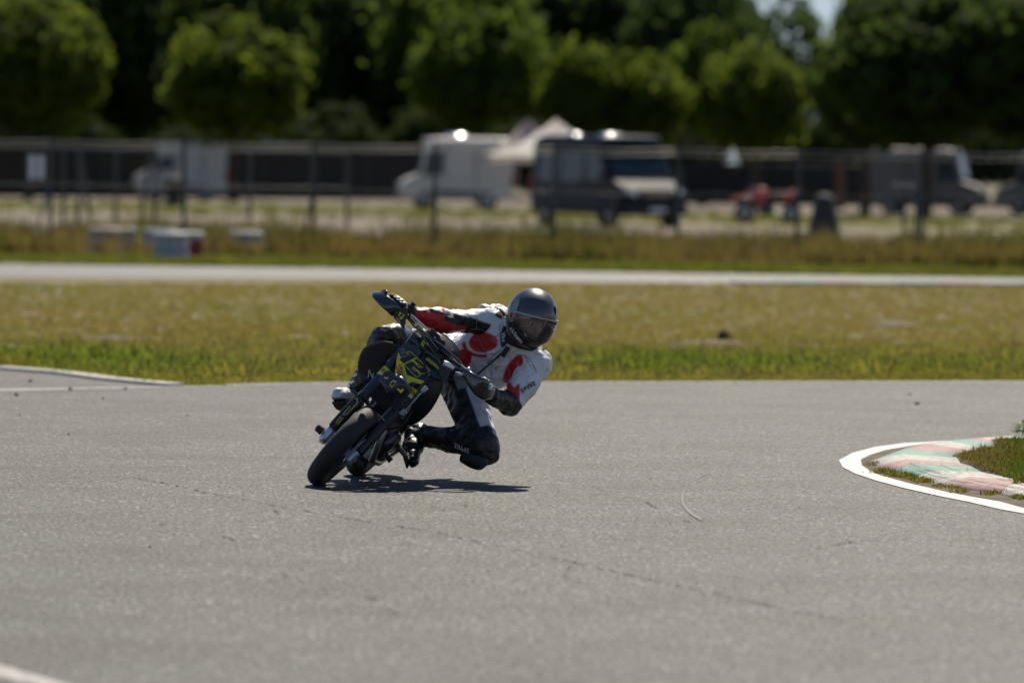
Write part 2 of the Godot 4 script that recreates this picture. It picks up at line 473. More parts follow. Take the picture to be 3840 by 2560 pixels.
	struct("gravel_yard", strip(V2([-2600, 730, 0, 748, 1280, 764, 2560, 800, 3840, 812, 6400, 850]), V2([-2600, 690, 0, 708, 1280, 722, 2560, 736, 3840, 750, 6400, 790]), 0.003), M.gravel)

func crack(parent: Node3D, px: Array, width: float) -> void:
	var rr := RandomNumberGenerator.new(); rr.seed = int(px[0].x * 7 + px[0].y)
	var pts := []
	for i in px.size() - 1:
		var a := gp(px[i].x, px[i].y, 0.008); var b := gp(px[i + 1].x, px[i + 1].y, 0.008)
		var n := maxi(2, int(a.distance_to(b) / 0.05))
		for k in n:
			pts.append(a.lerp(b, float(k) / n) + Vector3(rr.randf_range(-1, 1) * 0.008, 0, rr.randf_range(-1, 1) * 0.02))
	var s := st(); flat(s)
	for i in pts.size() - 1:
		if rr.randf() < 0.42: continue
		var d: Vector3 = pts[i + 1] - pts[i]
		var n := Vector3(-d.z, 0, d.x).normalized()
		var w0 := width * rr.randf_range(0.1, 0.7); var w1 := width * rr.randf_range(0.1, 0.7)
		quad(s, pts[i] - n * w0, pts[i] + n * w0, pts[i + 1] + n * w1, pts[i + 1] - n * w1)
	put("crack", done(s), M.crack, parent)

# ------------------------------------------------------------------ kerb of the inside bend
func kp(cx: float, cy: float, y := 0.0) -> Vector3:      # point read on an enlargement of the photograph's kerb
	return gp(3000.0 + cx / 2.8, 1450.0 + cy / 2.8, y)
func build_kerb():
	# white edge line
	var outer := V2([2100, 545, 1700, 556, 1400, 573, 1100, 589, 800, 629, 560, 690, 412, 768, 450, 842, 580, 907, 800, 982, 1100, 1062, 1500, 1152, 1780, 1207, 2100, 1282, 2352, 1327, 3200, 1520])
	var inner := V2([2100, 551, 1700, 564, 1400, 584, 1150, 620, 900, 662, 740, 712, 640, 762, 652, 822, 740, 882, 850, 930, 1150, 1012, 1500, 1092, 1800, 1152, 2100, 1202, 2352, 1272, 3200, 1450])
	var s := st(); flat(s)
	for i in outer.size() - 1:
		quad(s, kp(outer[i].x, outer[i].y, 0.008), kp(outer[i + 1].x, outer[i + 1].y, 0.008), kp(inner[i + 1].x, inner[i + 1].y, 0.008), kp(inner[i].x, inner[i].y, 0.008))
	struct("edge_line", done(s), M.white_line)
	# soil island inside the line
	s = st(); flat(s)
	var c := kp(3400, 900, 0.008)
	for i in inner.size() - 1:
		tri(s, kp(inner[i].x, inner[i].y, 0.008), kp(inner[i + 1].x, inner[i + 1].y, 0.008), c)
	tri(s, kp(inner[inner.size() - 1].x, inner[inner.size() - 1].y, 0.008), kp(3900, 900, 0.008), c)
	tri(s, kp(3900, 900, 0.008), kp(inner[0].x, inner[0].y, 0.008), c)
	struct("soil", done(s), M.dirt)
	# painted concrete kerb: outer foot, crest, inner edge of every joint
	var kerb := thing("kerb", "low concrete kerb painted in worn green, white and pink bands", "kerb", kp(1200, 850))
	var joints := [[2200, 528, 2260, 520, 2420, 530], [1850, 546, 1950, 548, 2130, 556], [1690, 553, 1840, 562, 2090, 600], [1480, 573, 1700, 592, 1960, 640], [1290, 604, 1480, 617, 1820, 672], [1112, 642, 1190, 657, 1690, 708], [760, 772, 1090, 706, 1650, 742], [806, 836, 1130, 760, 1690, 800], [978, 876, 1230, 810, 1800, 832], [1200, 942, 1480, 876, 1905, 890], [1480, 1030, 1800, 946, 2285, 975], [2110, 1122, 2210, 1024, 2500, 1030], [2420, 1190, 2560, 1090, 2800, 1090], [2760, 1290, 2900, 1180, 3100, 1160]]
	var cols := ["kerb_white", "kerb_pink", "kerb_green", "kerb_white", "kerb_pink", "kerb_green", "kerb_white", "kerb_pink", "kerb_green", "kerb_white", "kerb_pink", "kerb_white", "kerb_green"]
	for i in joints.size() - 1:
		s = st(); flat(s)
		var n := 6
		for k in n:
			var q := []
			for e in [float(k) / n, float(k + 1) / n]:
				var row := []
				for j in 3:
					var y: float = [0.010, 0.045, 0.052][j]
					row.append(kp(joints[i][j * 2], joints[i][j * 2 + 1], y).lerp(kp(joints[i + 1][j * 2], joints[i + 1][j * 2 + 1], y), 0.004 + e * 0.992))
				row.insert(1, row[0].lerp(row[1], 0.5) + Vector3(0, 0.006, 0))
				row.insert(0, row[0] - Vector3(0, 0.03, 0)); row.append(row[row.size() - 1] - Vector3(0, 0.05, 0))
				q.append(row)
			soft(s) if k == 0 else s.set_smooth_group(sg)
			for j in q[0].size() - 1:
				quad(s, q[0][j], q[1][j], q[1][j + 1], q[0][j + 1])
		var o := put("kerb_block", done(s), M[cols[i]], kerb)
		o.position = -kerb.position
	# black tyre scuffs drawn along the crest
	var rs := RandomNumberGenerator.new(); rs.seed = 31
	var on := func(t: float, u: float) -> Vector3:
		var i := clampi(int(t), 0, joints.size() - 2); var e := t - i
		var row := []
		for j in 3:
			var y: float = [0.010, 0.045, 0.052][j]
			row.append(kp(joints[i][j * 2], joints[i][j * 2 + 1], y).lerp(kp(joints[i + 1][j * 2], joints[i + 1][j * 2 + 1], y), e))
		var q: Vector3 = row[0].lerp(row[1], u * 2.0) if u < 0.5 else row[1].lerp(row[2], u * 2.0 - 1.0)
		return q + Vector3(0, 0.008 if u < 0.5 else 0.004, 0)
	for k in 34:
		var t0 := rs.randf_range(7.2, 11.0); var len := rs.randf_range(0.4, 1.6); var u0 := rs.randf_range(0.2, 0.95); var du := rs.randf_range(-0.12, 0.12)
		s = st(); flat(s)
		var n := 8; var w := rs.randf_range(0.0007, 0.0024)
		for i in n:
			var a: Vector3 = on.call(t0 + len * i / n, clampf(u0 + du * i / n, 0.05, 0.98)); var b: Vector3 = on.call(t0 + len * (i + 1) / n, clampf(u0 + du * (i + 1) / n, 0.05, 0.98))
			var d := (b - a); var nn := Vector3(-d.z, 0, d.x).normalized() * w * rs.randf_range(0.3, 1.0)
			quad(s, a - nn, a + nn, b + nn, b - nn)
		var sc := put("tyre_scuff", done(s), M.crack, kerb); sc.position = -kerb.position
	# red green white kerb of the far straight
	var far := thing("far_kerb", "pale pink and green banded kerb along the far straight", "kerb", gp(3300, 1068))
	for i in 11:
		var x0 := 2760.0 + i * 150.0; var x1 := x0 + 146.0
		s = st()
		var a := gp(x0, 1066 + (x0 - 2760) * 0.005); var b := gp(x1, 1066 + (x1 - 2760) * 0.005)
		box(s, frame_at((a + b) * 0.5 + Vector3(0, 0.025, 0), b - a), Vector3(0.4, 0.05, a.distance_to(b)), 0.02)
		var o := put("kerb_block", done(s), M[["kerb_white", "kerb_green", "kerb_pink"][i % 3]], far)
		o.position = -far.position

# ------------------------------------------------------------------ grass
func tuft(blades: int, h: float, spread: float, sd: int, width := 0.012) -> ArrayMesh:
	var rr := RandomNumberGenerator.new(); rr.seed = sd
	var s := st(); flat(s)
	for i in blades:
		var a := rr.randf() * TAU
		var o := Vector3(cos(a), 0, sin(a)) * rr.randf() * spread
		var lean := Vector3(cos(a + rr.randf_range(-1, 1)), 0, sin(a + rr.randf_range(-1, 1))) * rr.randf_range(0.15, 0.75)
		var hh := h * rr.randf_range(0.45, 1.0)
		var side := Vector3(-lean.z, 0, lean.x).normalized() * width * rr.randf_range(0.6, 1.2)
		var mid := o + Vector3(0, hh * 0.55, 0) + lean * hh * 0.3
		var tip := o + Vector3(0, hh, 0) + lean * hh
		s.set_color(Color.WHITE)
		s.add_vertex(o - side); s.add_vertex(mid - side * 0.8); s.add_vertex(o + side)
		s.add_vertex(o + side); s.add_vertex(mid - side * 0.8); s.add_vertex(mid + side * 0.8)
		s.add_vertex(mid - side * 0.8); s.add_vertex(tip); s.add_vertex(mid + side * 0.8)
	s.generate_normals()
	return s.commit()
func scatter(called: String, label: String, mesh: Mesh, places: Array, colors: Array, category := "grass") -> void:
	var mm := MultiMesh.new()
	mm.transform_format = MultiMesh.TRANSFORM_3D; mm.use_colors = true; mm.mesh = mesh
	mm.instance_count = places.size()
	for i in places.size():
		mm.set_instance_transform(i, places[i]); mm.set_instance_color(i, colors[i])
	var o := MultiMeshInstance3D.new(); o.multimesh = mm; o.material_override = M.blades
	o.name = numbered(called); add_child(o)
	tag(o, label, category, "", "stuff")
func edge_y(px: float) -> float:
	for i in edge_px.size() - 1:
		if px <= edge_px[i + 1].x:
			return lerpf(edge_px[i].y, edge_px[i + 1].y, (px - edge_px[i].x) / (edge_px[i + 1].x - edge_px[i].x))
	return edge_px[edge_px.size() - 1].y
func spot(p: Vector3, rr: RandomNumberGenerator, sc: float) -> Transform3D:
	return Transform3D(Basis(Vector3.UP, rr.randf() * TAU).scaled(Vector3(sc, sc * rr.randf_range(0.7, 1.3), sc)), p)
func build_grass():
	var rr := RandomNumberGenerator.new(); rr.seed = 77
	var wide := FastNoiseLite.new(); wide.seed = 4; wide.frequency = 0.10
	var fine := FastNoiseLite.new(); fine.seed = 8; fine.frequency = 0.5
	var meshes := [tuft(9, 0.055, 0.10, 1), tuft(11, 0.07, 0.11, 2), tuft(8, 0.045, 0.12, 3)]
	var P := [[], [], []]; var C := [[], [], []]
	# dry field, denser and greener near the asphalt
	for i in 62000:
		var z := -lerpf(40.5, 82.0, pow(rr.randf(), 1.5))
		var p := Vector3(rr.randf_range(-1, 1) * (absf(z) * 0.098 + 1.2), 0, z)
		var q := cam_px(p)
		if q.y > edge_y(q.x) + 1.0 - 5.0 * rr.randf() or q.y < 1062.0: continue
		var near: float = clampf((q.y - 1225.0 + 110.0 * wide.get_noise_2d(p.x * 2.2 + 50.0, p.z * 0.8)) / 190.0, 0.0, 1.0)
		var bare := fine.get_noise_2d(p.x * 0.9 + 300.0, p.z * 0.35)
		if bare > 0.5 and rr.randf() < 0.6: continue
		var w := wide.get_noise_2d(p.x * 1.3, p.z * 0.6) + 0.5 * fine.get_noise_2d(p.x, p.z * 0.5)
		var left: float = clampf(1.0 - q.x / 1600.0, 0.0, 1.0) * 0.25
		var green: float = clampf(near * 1.0 + w * 0.5 + left * 1.2 - 0.2, 0.0, 1.0)
		var dry := Color(0.36, 0.27, 0.14).lerp(Color(0.27, 0.20, 0.11), rr.randf())
		var lush := Color(0.115, 0.175, 0.032).lerp(Color(0.215, 0.215, 0.062), rr.randf())
		if q.y > edge_y(q.x) - 30.0 and rr.randf() < 0.5: lush = Color(0.26, 0.215, 0.07)
		var k := 1 if rr.randf() < near * 0.7 else (0 if rr.randf() < 0.5 else 2)
		var sc: float = lerpf(0.55, 0.95, near) * rr.randf_range(0.45, 1.3)
		if q.y > edge_y(q.x) - 22.0: sc *= 0.65
		if near > 0.3 and rr.randf() < 0.025: sc *= 1.9
		if near < 0.05 and rr.randf() < 0.02: sc *= 1.8
		P[k].append(spot(p, rr, sc)); C[k].append(dry.lerp(lush, green))
	for k in 3:
		scatter("grass", ["short dry grass of the infield", "taller green grass along the asphalt edge", "sparse tufted grass of the infield"][k], meshes[k], P[k], C[k])
	# verge and weeds under the fence
	var tall := tuft(10, 0.42, 0.16, 6, 0.016)
	var pl := []; var co := []
	for i in 7000:
		var x := rr.randf_range(-500, 4400)
		var y := lerpf(884.0, 956.0, pow(rr.randf(), 0.6)) + x * 0.0145
		var p := gp(x, y)
		var n := wide.get_noise_2d(p.x * 2.0, p.z) 
		if n < -0.12 and rr.randf() < 0.8: continue
		pl.append(spot(p, rr, rr.randf_range(0.5, 1.25) + maxf(n, 0.0)))
		co.append(Color(0.20, 0.14, 0.082).lerp(Color(0.085, 0.088, 0.03), clampf(n * 1.4 + rr.randf() * 0.55 - 0.1, 0.0, 1.0)))
	scatter("weeds", "straggly weeds on the bank under the wire fence", tall, pl, co, "weeds")
	pl = []; co = []
	for i in 7000:
		var x := rr.randf_range(-500, 4400)
		var y := (lerpf(955.0, 990.0, rr.randf()) + x * 0.0142) if i % 2 == 0 else lerpf(750.0, 795.0, rr.randf()) + x * 0.018
		if i % 2 == 1 and rr.randf() < 0.6: continue
		var p := gp(x, y)
		pl.append(spot(p, rr, rr.randf_range(0.8, 1.5) * (1.0 if i % 2 == 0 else 1.6)))
		co.append(Color(0.115, 0.135, 0.03).lerp(Color(0.23, 0.205, 0.07), rr.randf()))
	scatter("verge_grass", "green grass on the verges beside the far straight", meshes[1], pl, co)
	# island at the kerb: soil mound overgrown with short weeds
	var isl := [tuft(16, 0.020, 0.05, 12, 0.004), tuft(7, 0.05, 0.06, 13, 0.003)]
	for k in 2:
		pl = []; co = []
		for i in (4200 if k == 0 else 420):
			var cx := rr.randf_range(1680, 3000); var cy := rr.randf_range(560, 1010)
			# only behind the inner edge of the kerb
			var lim := 690.0 if cx < 1900 else (650.0 if cx < 2100 else 560.0)
			var low := 760.0 if cx < 1760 else 760.0 + (cx - 1760) * 0.42
			if cy < lim or cy > low: continue
			if cx < 1700 + absf(cy - 750) * 0.9: continue
			var p := kp(cx, cy, 0.05)
			pl.append(spot(p, rr, rr.randf_range(0.6, 1.3)))
			co.append(Color(0.20, 0.145, 0.07).lerp(Color(0.085, 0.13, 0.02), clampf((cx - 1950.0) / 420.0, 0.05, 0.85) * rr.randf_range(0.2, 1.3)))
		scatter("island_grass", ["short scrubby grass on the soil behind the kerb", "taller grass sprigs on the soil behind the kerb"][k], isl[k], pl, co)
	pl = []; co = []
	for a in [[760, 820, 6, 30], [905, 895, 26, 60], [1085, 935, 40, 75], [1175, 960, 12, 45], [1310, 990, 22, 45], [1460, 1040, 8, 25], [1600, 1050, 10, 40], [1740, 1100, 10, 50], [2030, 1118, 16, 60], [2200, 1110, 20, 60], [2300, 1100, 70, 60], [2330, 1160, 40, 60]]:
		for i in int(a[2] * 1.1):
			var p := kp(a[0] + rr.randfn() * a[3] * 0.75, a[1] + rr.randfn() * 9.0 + 4.0, 0.01)
			pl.append(spot(p, rr, rr.randf_range(0.3, 1.25)))
			co.append(Color(0.27, 0.20, 0.085).lerp(Color(0.12, 0.145, 0.03), rr.randf() if a[0] < 2150 else 0.6 + rr.randf() * 0.4))
	scatter("kerb_weeds", "small dry weeds growing along the foot of the kerb", isl[0], pl, co, "weeds")
func soil_patch(px: float, py: float, rx: float, rz: float, sd: int) -> void:
	var rr := RandomNumberGenerator.new(); rr.seed = sd
	var c := gp(px, py, 0.006); var s := st(); soft(s)
	var ring := []
	for i in 22:
		var a := TAU * i / 22.0; var k := rr.randf_range(0.6, 1.15)
		ring.append(c + Vector3(cos(a) * rx * k, 0, -sin(a) * rz * k))
	for i in 22: tri(s, c + Vector3(0, 0.04, 0), ring[i], ring[(i + 1) % 22])
	struct("bare_soil", done(s), M.dirt)
func cam_px(p: Vector3) -> Vector2:
	var l := cb.inverse() * (p - cp)
	return Vector2(1920.0 + l.x / -l.z * F, 1280.0 - l.y / -l.z * F)

# ------------------------------------------------------------------ fences
func build_fences():
	var fence := thing("wire_fence", "wire fence on thin dark posts along the bank", "fence", gp(1175, 960))
	var tops := []
	for a in [[-800, 930], [-300, 938], [185, 946], [690, 953], [1175, 960], [1630, 966], [2072, 971], [2540, 976], [2985, 978], [3455, 988], [3930, 997], [4400, 1006]]:
		var p := gp(a[0], a[1]) - fence.position
		var s := st()
		var lean := Vector3(rng.randf_range(-0.04, 0.04), 0, rng.randf_range(-0.03, 0.03))
		tube(s, [p, p + Vector3(0, 1.0, 0) + lean * 0.5, p + Vector3(0, 2.02, 0) + lean], 0.038, 8)
		put("post", done(s), M.post, fence)
		tops.append([p, lean])
	for h in [1.98, 1.88, 1.2, 0.5]:
		var s := st()
		for i in tops.size() - 1:
			var a: Vector3 = tops[i][0] + Vector3(0, h, 0) + tops[i][1] * h * 0.5
			var b: Vector3 = tops[i + 1][0] + Vector3(0, h, 0) + tops[i + 1][1] * h * 0.5
			tube(s, [a, a.lerp(b, 0.5) - Vector3(0, 0.03, 0), b], 0.010 if h > 1.5 else 0.005, 6, false)
		put("wire", done(s), M.wire, fence)
	for i in tops.size() - 1:
		var a: Vector3 = tops[i][0]; var b: Vector3 = tops[i + 1][0]
		var s := st()
		for k in 44:
			for dirn in [1.0, -1.0]:
				var u := float(k) / 44.0 * 1.75 - 0.75 if dirn > 0 else float(k) / 44.0 * 1.75
				var v: float = u + 0.75 * dirn
				var y0 := 0.05; var y1 := 1.85
				var uu := clampf(u, 0, 1); var vv := clampf(v, 0, 1)
				if absf(vv - uu) < 0.01: continue
				var pa := a.lerp(b, uu) + Vector3(0, lerpf(y0, y1, (uu - u) / (v - u)), 0); var pb := a.lerp(b, vv) + Vector3(0, lerpf(y0, y1, (vv - u) / (v - u)), 0)
				tube(s, [pa, pb], 0.0010, 3, false)
		put("wire_mesh", done(s), M.mesh_wire, fence)
	for a in [[185, 946, 110, 950], [1175, 960, 1110, 962], [3455, 988, 3400, 992]]:
		var p := gp(a[0], a[1]) - fence.position; var q := gp(a[2], a[3]) - fence.position
		var s := st(); tube(s, [q, p + Vector3(0, 1.2, 0)], 0.025, 8)
		put("brace", done(s), M.post, fence)
	# second row of posts behind it on the left
	var back := thing("post_fence", "older fence of slanting dark posts behind the wire fence", "fence", gp(500, 872))
	for a in [[235, 868, 0.0], [292, 868, 0.0], [345, 880, -0.32], [430, 872, 0.0], [578, 872, 0.02], [520, 876, 0.25], [935, 878, 0.0], [1300, 884, 0.0]]:
		var p := gp(a[0], a[1]) - back.position
		var s := st(); tube(s, [p, p + Vector3(a[2] * 0.55, 1.1, 0), p + Vector3(a[2], 1.95, 0)], 0.042, 8)
		put("post", done(s), M.post, back)
	var s2 := st()
	for h in [1.9, 1.1]:
		tube(s2, [gp(-300, 860) - back.position + Vector3(0, h, 0), gp(1300, 884) - back.position + Vector3(0, h, 0)], 0.008, 6, false)
	put("wire", done(s2), M.wire, back)
	# dark shade-cloth screens at the back of the paddock
	var specs := [["screen_fence", "long dark shade-cloth screen behind the white vans", -700.0, 1560.0, 740.0, 757.0, 2.35], ["screen_fence", "dark shade-cloth screen behind the red motorcycle", 2560.0, 3420.0, 770.0, 782.0, 1.9]]
	for a in specs:
		var p0 := gp(a[2], a[4]); var p1 := gp(a[3], a[5])
		var t := thing(a[0], a[1], "fence", p0)
		var n := int(p0.distance_to(p1) / 3.0)
		for i in n:
			var u := p0.lerp(p1, float(i) / n) - p0; var v := p0.lerp(p1, float(i + 1) / n) - p0
			var s := st()
			tube(s, [u, u + Vector3(0, a[6] + 0.05, 0)], 0.04, 8); put("post", done(s), M.post, t)
			s = st()
			var mid := (u + v) * 0.5 + Vector3(0, a[6] * 0.5 + 0.05, 0)
			box(s, frame_at(mid, v - u), Vector3(0.02, a[6] - 0.1, u.distance_to(v) - 0.03))
			put("screen_panel", done(s), M.cloth_screen, t)
		var s := st(); tube(s, [Vector3(0, a[6] + 0.03, 0), p1 - p0 + Vector3(0, a[6] + 0.03, 0)], 0.03, 6); put("top_rail", done(s), M.post, t)
	# two white notices on the wire fence
	for i in 2:
		var x := 118.0 + i * 34.0
		var g := gp(185, 946)
		var o := wp(x, 626, g.z + 0.03)
		var s := st(); box(s, Transform3D(Basis(), Vector3.ZERO), Vector3(0.115, 0.42, 0.006), 0.002)
		var m := put("notice_sheet", done(s), M.sheet_white)
		m.position = o
		tag(m, "narrow white notice sheet hung on the wire fence", "sign", "white notices on the fence")
	# pale board on a dark stand by the far right posts
	var g3 := gp(3400, 925)
	var bs := thing("barrier_stand", "dark stand with a pale board on top beside a fence post", "stand", g3)
	var s3 := st(); box(s3, Transform3D(Basis(), Vector3(-0.08, 1.33, 0)), Vector3(0.5, 0.09, 0.3), 0.01); put("board", done(s3), M.worn_line, bs)
	for x in [-0.06, 0.2]:
		s3 = st(); box(s3, Transform3D(Basis(), Vector3(x, 0.65, 0)), Vector3(0.06, 1.28, 0.06), 0.01); put("leg", done(s3), M.matt_black, bs)
	s3 = st(); box(s3, Transform3D(Basis(), Vector3(0.06, 0.16, 0)), Vector3(0.42, 0.3, 0.4), 0.03); put("base", done(s3), M.matt_black, bs)

# ------------------------------------------------------------------ tyre stacks by the far straight
func build_tyres():
	var prof := []
	for i in 17:
		var a := TAU * i / 16.0
		prof.append([0.215 + 0.085 * signf(cos(a)) * pow(absf(cos(a)), 0.7), 0.075 * signf(sin(a)) * pow(absf(sin(a)), 0.7)])
	var s := st(); lathe(s, Transform3D(Basis(Vector3.RIGHT, PI / 2), Vector3.ZERO), prof, 28, true)
	var mesh := done(s)
	var white := mat(0.36, 0.36, 0.37, 0.7); var red := mat(0.24, 0.03, 0.03, 0.7); var tan := mat(0.38, 0.33, 0.27, 0.8); var blue := mat(0.34, 0.37, 0.42, 0.7); var bl := mat(0.02, 0.02, 0.02, 0.8)
	var stacks := [
		[385.0, 950.0, [tan, tan, tan], "pale tan stack beside the weeds"],
		[450.0, 948.0, [tan, tan, tan], "pale tan stack nearer the red tyres"],
		[598.0, 955.0, [white, blue, white], "white stack behind the red and white one"],
		[700.0, 968.0, [red, red, white], "dark red stack with a white top tyre"],
		[640.0, 972.0, [blue, white, white], "bluish white stack touching the dark red one"],
		[922.0, 965.0, [white, blue, white], "bluish white stack standing alone"]]
	for k in stacks:
		for i in 3:
			var o := put("tyre", mesh, k[2][i])
			o.position = gp(k[0], k[1]) + Vector3(rng.randf_range(-0.02, 0.02), 0.075 + i * 0.152, rng.randf_range(-0.02, 0.02))
			o.rotation.y = rng.randf() * TAU
			var lab: String = ["bottom", "middle", "top"][i] + " tyre of the " + k[3]
			tag(o, lab, "tyre", "painted tyre stacks by the far straight")
	var o := put("tyre", mesh, bl); o.position = gp(1185, 958) + Vector3(0, 0.075, 0)
	tag(o, "unpainted black tyre lying flat below the wire fence", "tyre")

# ------------------------------------------------------------------ vans, tents, parked things
func wheel_into(parent: Node3D, at: Vector3, r: float, w: float) -> void:
	var s := st()
	lathe(s, Transform3D(Basis(), at), [[r * 0.62, -w / 2], [r * 0.95, -w / 2], [r, -w * 0.35], [r, w * 0.35], [r * 0.95, w / 2], [r * 0.62, w / 2]], 24, true)
	var o := put("wheel", done(s), M.rubber, parent)
	s = st(); lathe(s, Transform3D(Basis(), at), [[0.02, -w * 0.42], [r * 0.6, -w * 0.36], [r * 0.63, -w * 0.3], [r * 0.63, w * 0.3], [r * 0.6, w * 0.36], [0.02, w * 0.42]], 20)
	put("rim", done(s), M.steel, o)
func van(called: String, label: String, at: Vector3, turn: float, L: float, W: float, H: float, paint: Material, front := 1.35, glazed := false) -> Node3D:
	var t := thing(called, label, "van", at, turn)        # local +x is forward
	var h := L / 2
	var prof := [Vector2(-h, 0.38), Vector2(h - 0.25, 0.34), Vector2(h - 0.05, 0.42), Vector2(h, 0.75), Vector2(h - 0.04, 0.92), Vector2(h - 0.14, 1.06), Vector2(h - 0.35, 1.19), Vector2(h - 0.62, 1.29), Vector2(h - 0.78, 1.34), Vector2(h - front - 0.05, H - 0.12), Vector2(h - front - 0.4, H - 0.01), Vector2(-h + 0.5, H), Vector2(-h + 0.1, H - 0.08), Vector2(-h, H - 0.3)]
	# walls taper inward above the waist
	var s := st()
	var rings := []
	for zz in [[-0.5, 0.91], [-0.485, 0.95], [-0.455, 0.98], [-0.40, 1.0], [0.40, 1.0], [0.455, 0.98], [0.485, 0.95], [0.5, 0.91]]:
		var ring := []
		for p in prof:
			var c := Vector2(0, H * 0.48)
			var q: Vector2 = c + (p - c) * zz[1]
			var tap: float = 1.0 - 0.10 * maxf(0.0, (p.y - 1.2) / (H - 1.2))
			ring.append(Vector3(q.x, q.y, -zz[0] * W * tap))
		ring.reverse()
		rings.append(ring)
	soft(s)
	rings.reverse()
	for i in rings.size() - 1:
		var a = rings[i]; var b = rings[i + 1]
		for j in prof.size():
			var k := (j + 1) % prof.size()
			flat(s); quad(s, a[k], a[j], b[j], b[k])
	for e in [[rings[0], Vector3(0, 0, 1)], [rings[7], Vector3(0, 0, -1)]]:
		var r: Array = e[0]
		slab(s, r, Vector3(0, 0, signf(r[0].z)), 0.002)
	put("body", done(s), paint, t)
	# windscreen, side glass, doors, trim
	var wn := Vector3(0, 0, 0)
	var a := Vector3(h - 0.80, 1.36, 0); var b := Vector3(h - front - 0.02, H - 0.2, 0)
	wn = Vector3(b.y - a.y, a.x - b.x, 0).normalized()
	s = st(); slab(s, [a + Vector3(0, 0, W * 0.43) , a + Vector3(0, 0, -W * 0.43), b + Vector3(0, 0, -W * 0.39), b + Vector3(0, 0, W * 0.39)], wn, 0.012)
	put("windscreen", done(s), M.tint_window, t)
	for sd in [-1, 1]:
		var tap := func(y: float) -> float: return W * 0.5 * (1.0 - 0.10 * maxf(0.0, (y - 1.2) / (H - 1.2))) * 0.995
		s = st(); slab(s, [Vector3(h - 0.95, 1.3, sd * tap.call(1.3)), Vector3(h - front - 0.15, H - 0.55, sd * tap.call(H - 0.55)), Vector3(h - front - 0.75, H - 0.55, sd * tap.call(H - 0.55)), Vector3(h - front - 0.75, 1.3, sd * tap.call(1.3))], Vector3(0, 0, sd), 0.012)
		put("door_glass", done(s), M.tint_window, t)
		if glazed:
			for i in 2:
				var x0 := h - front - 0.95 - i * 1.35
				s = st(); slab(s, [Vector3(x0, 1.25, sd * tap.call(1.25)), Vector3(x0, H - 0.5, sd * tap.call(H - 0.5)), Vector3(x0 - 1.2, H - 0.5, sd * tap.call(H - 0.5)), Vector3(x0 - 1.2, 1.25, sd * tap.call(1.25))], Vector3(0, 0, sd), 0.012)
				put("side_glass", done(s), M.tint_window, t)
		else:
			for x in [h - front - 0.85, h - front - 2.0]:
				s = st(); box(s, Transform3D(Basis(), Vector3(x, H * 0.5, sd * W * 0.485)), Vector3(0.03, H * 0.7, 0.05)); put("door_seam", done(s), M.matt_black, t)
		s = st(); box(s, Transform3D(Basis(), Vector3(0, 0.62, sd * (W * 0.5 + 0.004))), Vector3(L * 0.62, 0.16, 0.03), 0.01); put("side_moulding", done(s), M.matt_black, t)
		s = st(); box(s, Transform3D(Basis(), Vector3(h - 0.98, 1.42, sd * (W * 0.5 + 0.14))), Vector3(0.12, 0.34, 0.2), 0.04); put("mirror", done(s), M.black, t)
		s = st(); box(s, Transform3D(Basis(Vector3.UP, -sd * 0.5), Vector3(h - 0.20, 0.93, sd * W * 0.36)), Vector3(0.3, 0.22, 0.42), 0.05); put("headlight", done(s), M.lamp_lens, t)
		s = st(); box(s, Transform3D(Basis(), Vector3(-h + 0.02, 1.1, sd * W * 0.46)), Vector3(0.08, 0.5, 0.12), 0.02); put("tail_lamp", done(s), M.tail_red, t)
		for x in [h - 0.95, -h + 0.95]:
			wheel_into(t, Vector3(x, 0.34, sd * (W * 0.5 - 0.11)), 0.34, 0.22)
	s = st(); box(s, Transform3D(Basis(), Vector3(h - 0.03, 0.82, 0)), Vector3(0.1, 0.2, W * 0.42), 0.03); put("grille", done(s), M.matt_black, t)
	s = st(); box(s, Transform3D(Basis(), Vector3(h - 0.02, 0.5, 0)), Vector3(0.16, 0.26, W * 0.94), 0.05); put("bumper", done(s), M.matt_black, t)
	s = st(); box(s, Transform3D(Basis(), Vector3(h + 0.066, 0.5, 0)), Vector3(0.012, 0.11, 0.5)); put("licence_plate", done(s), M.sheet_white, t)
	s = st(); tube(s, [Vector3(h - front - 0.12, H - 0.09, -W * 0.42), Vector3(h - front - 0.10, H - 0.08, 0), Vector3(h - front - 0.12, H - 0.09, W * 0.42)], 0.065, 14); put("roof_edge", done(s), M.van_gloss if glazed else paint, t)  # tube added along the roof front to catch a line of sun glint
	for i in 2:
		s = st(); tube(s, [a + wn * 0.03 + Vector3(-0.02, 0.03, -0.5 + i * 0.75), a.lerp(b, 0.16) + wn * 0.03 + Vector3(0, 0, -0.05 + i * 0.72)], 0.012, 6); put("wiper", done(s), M.matt_black, t)
	return t
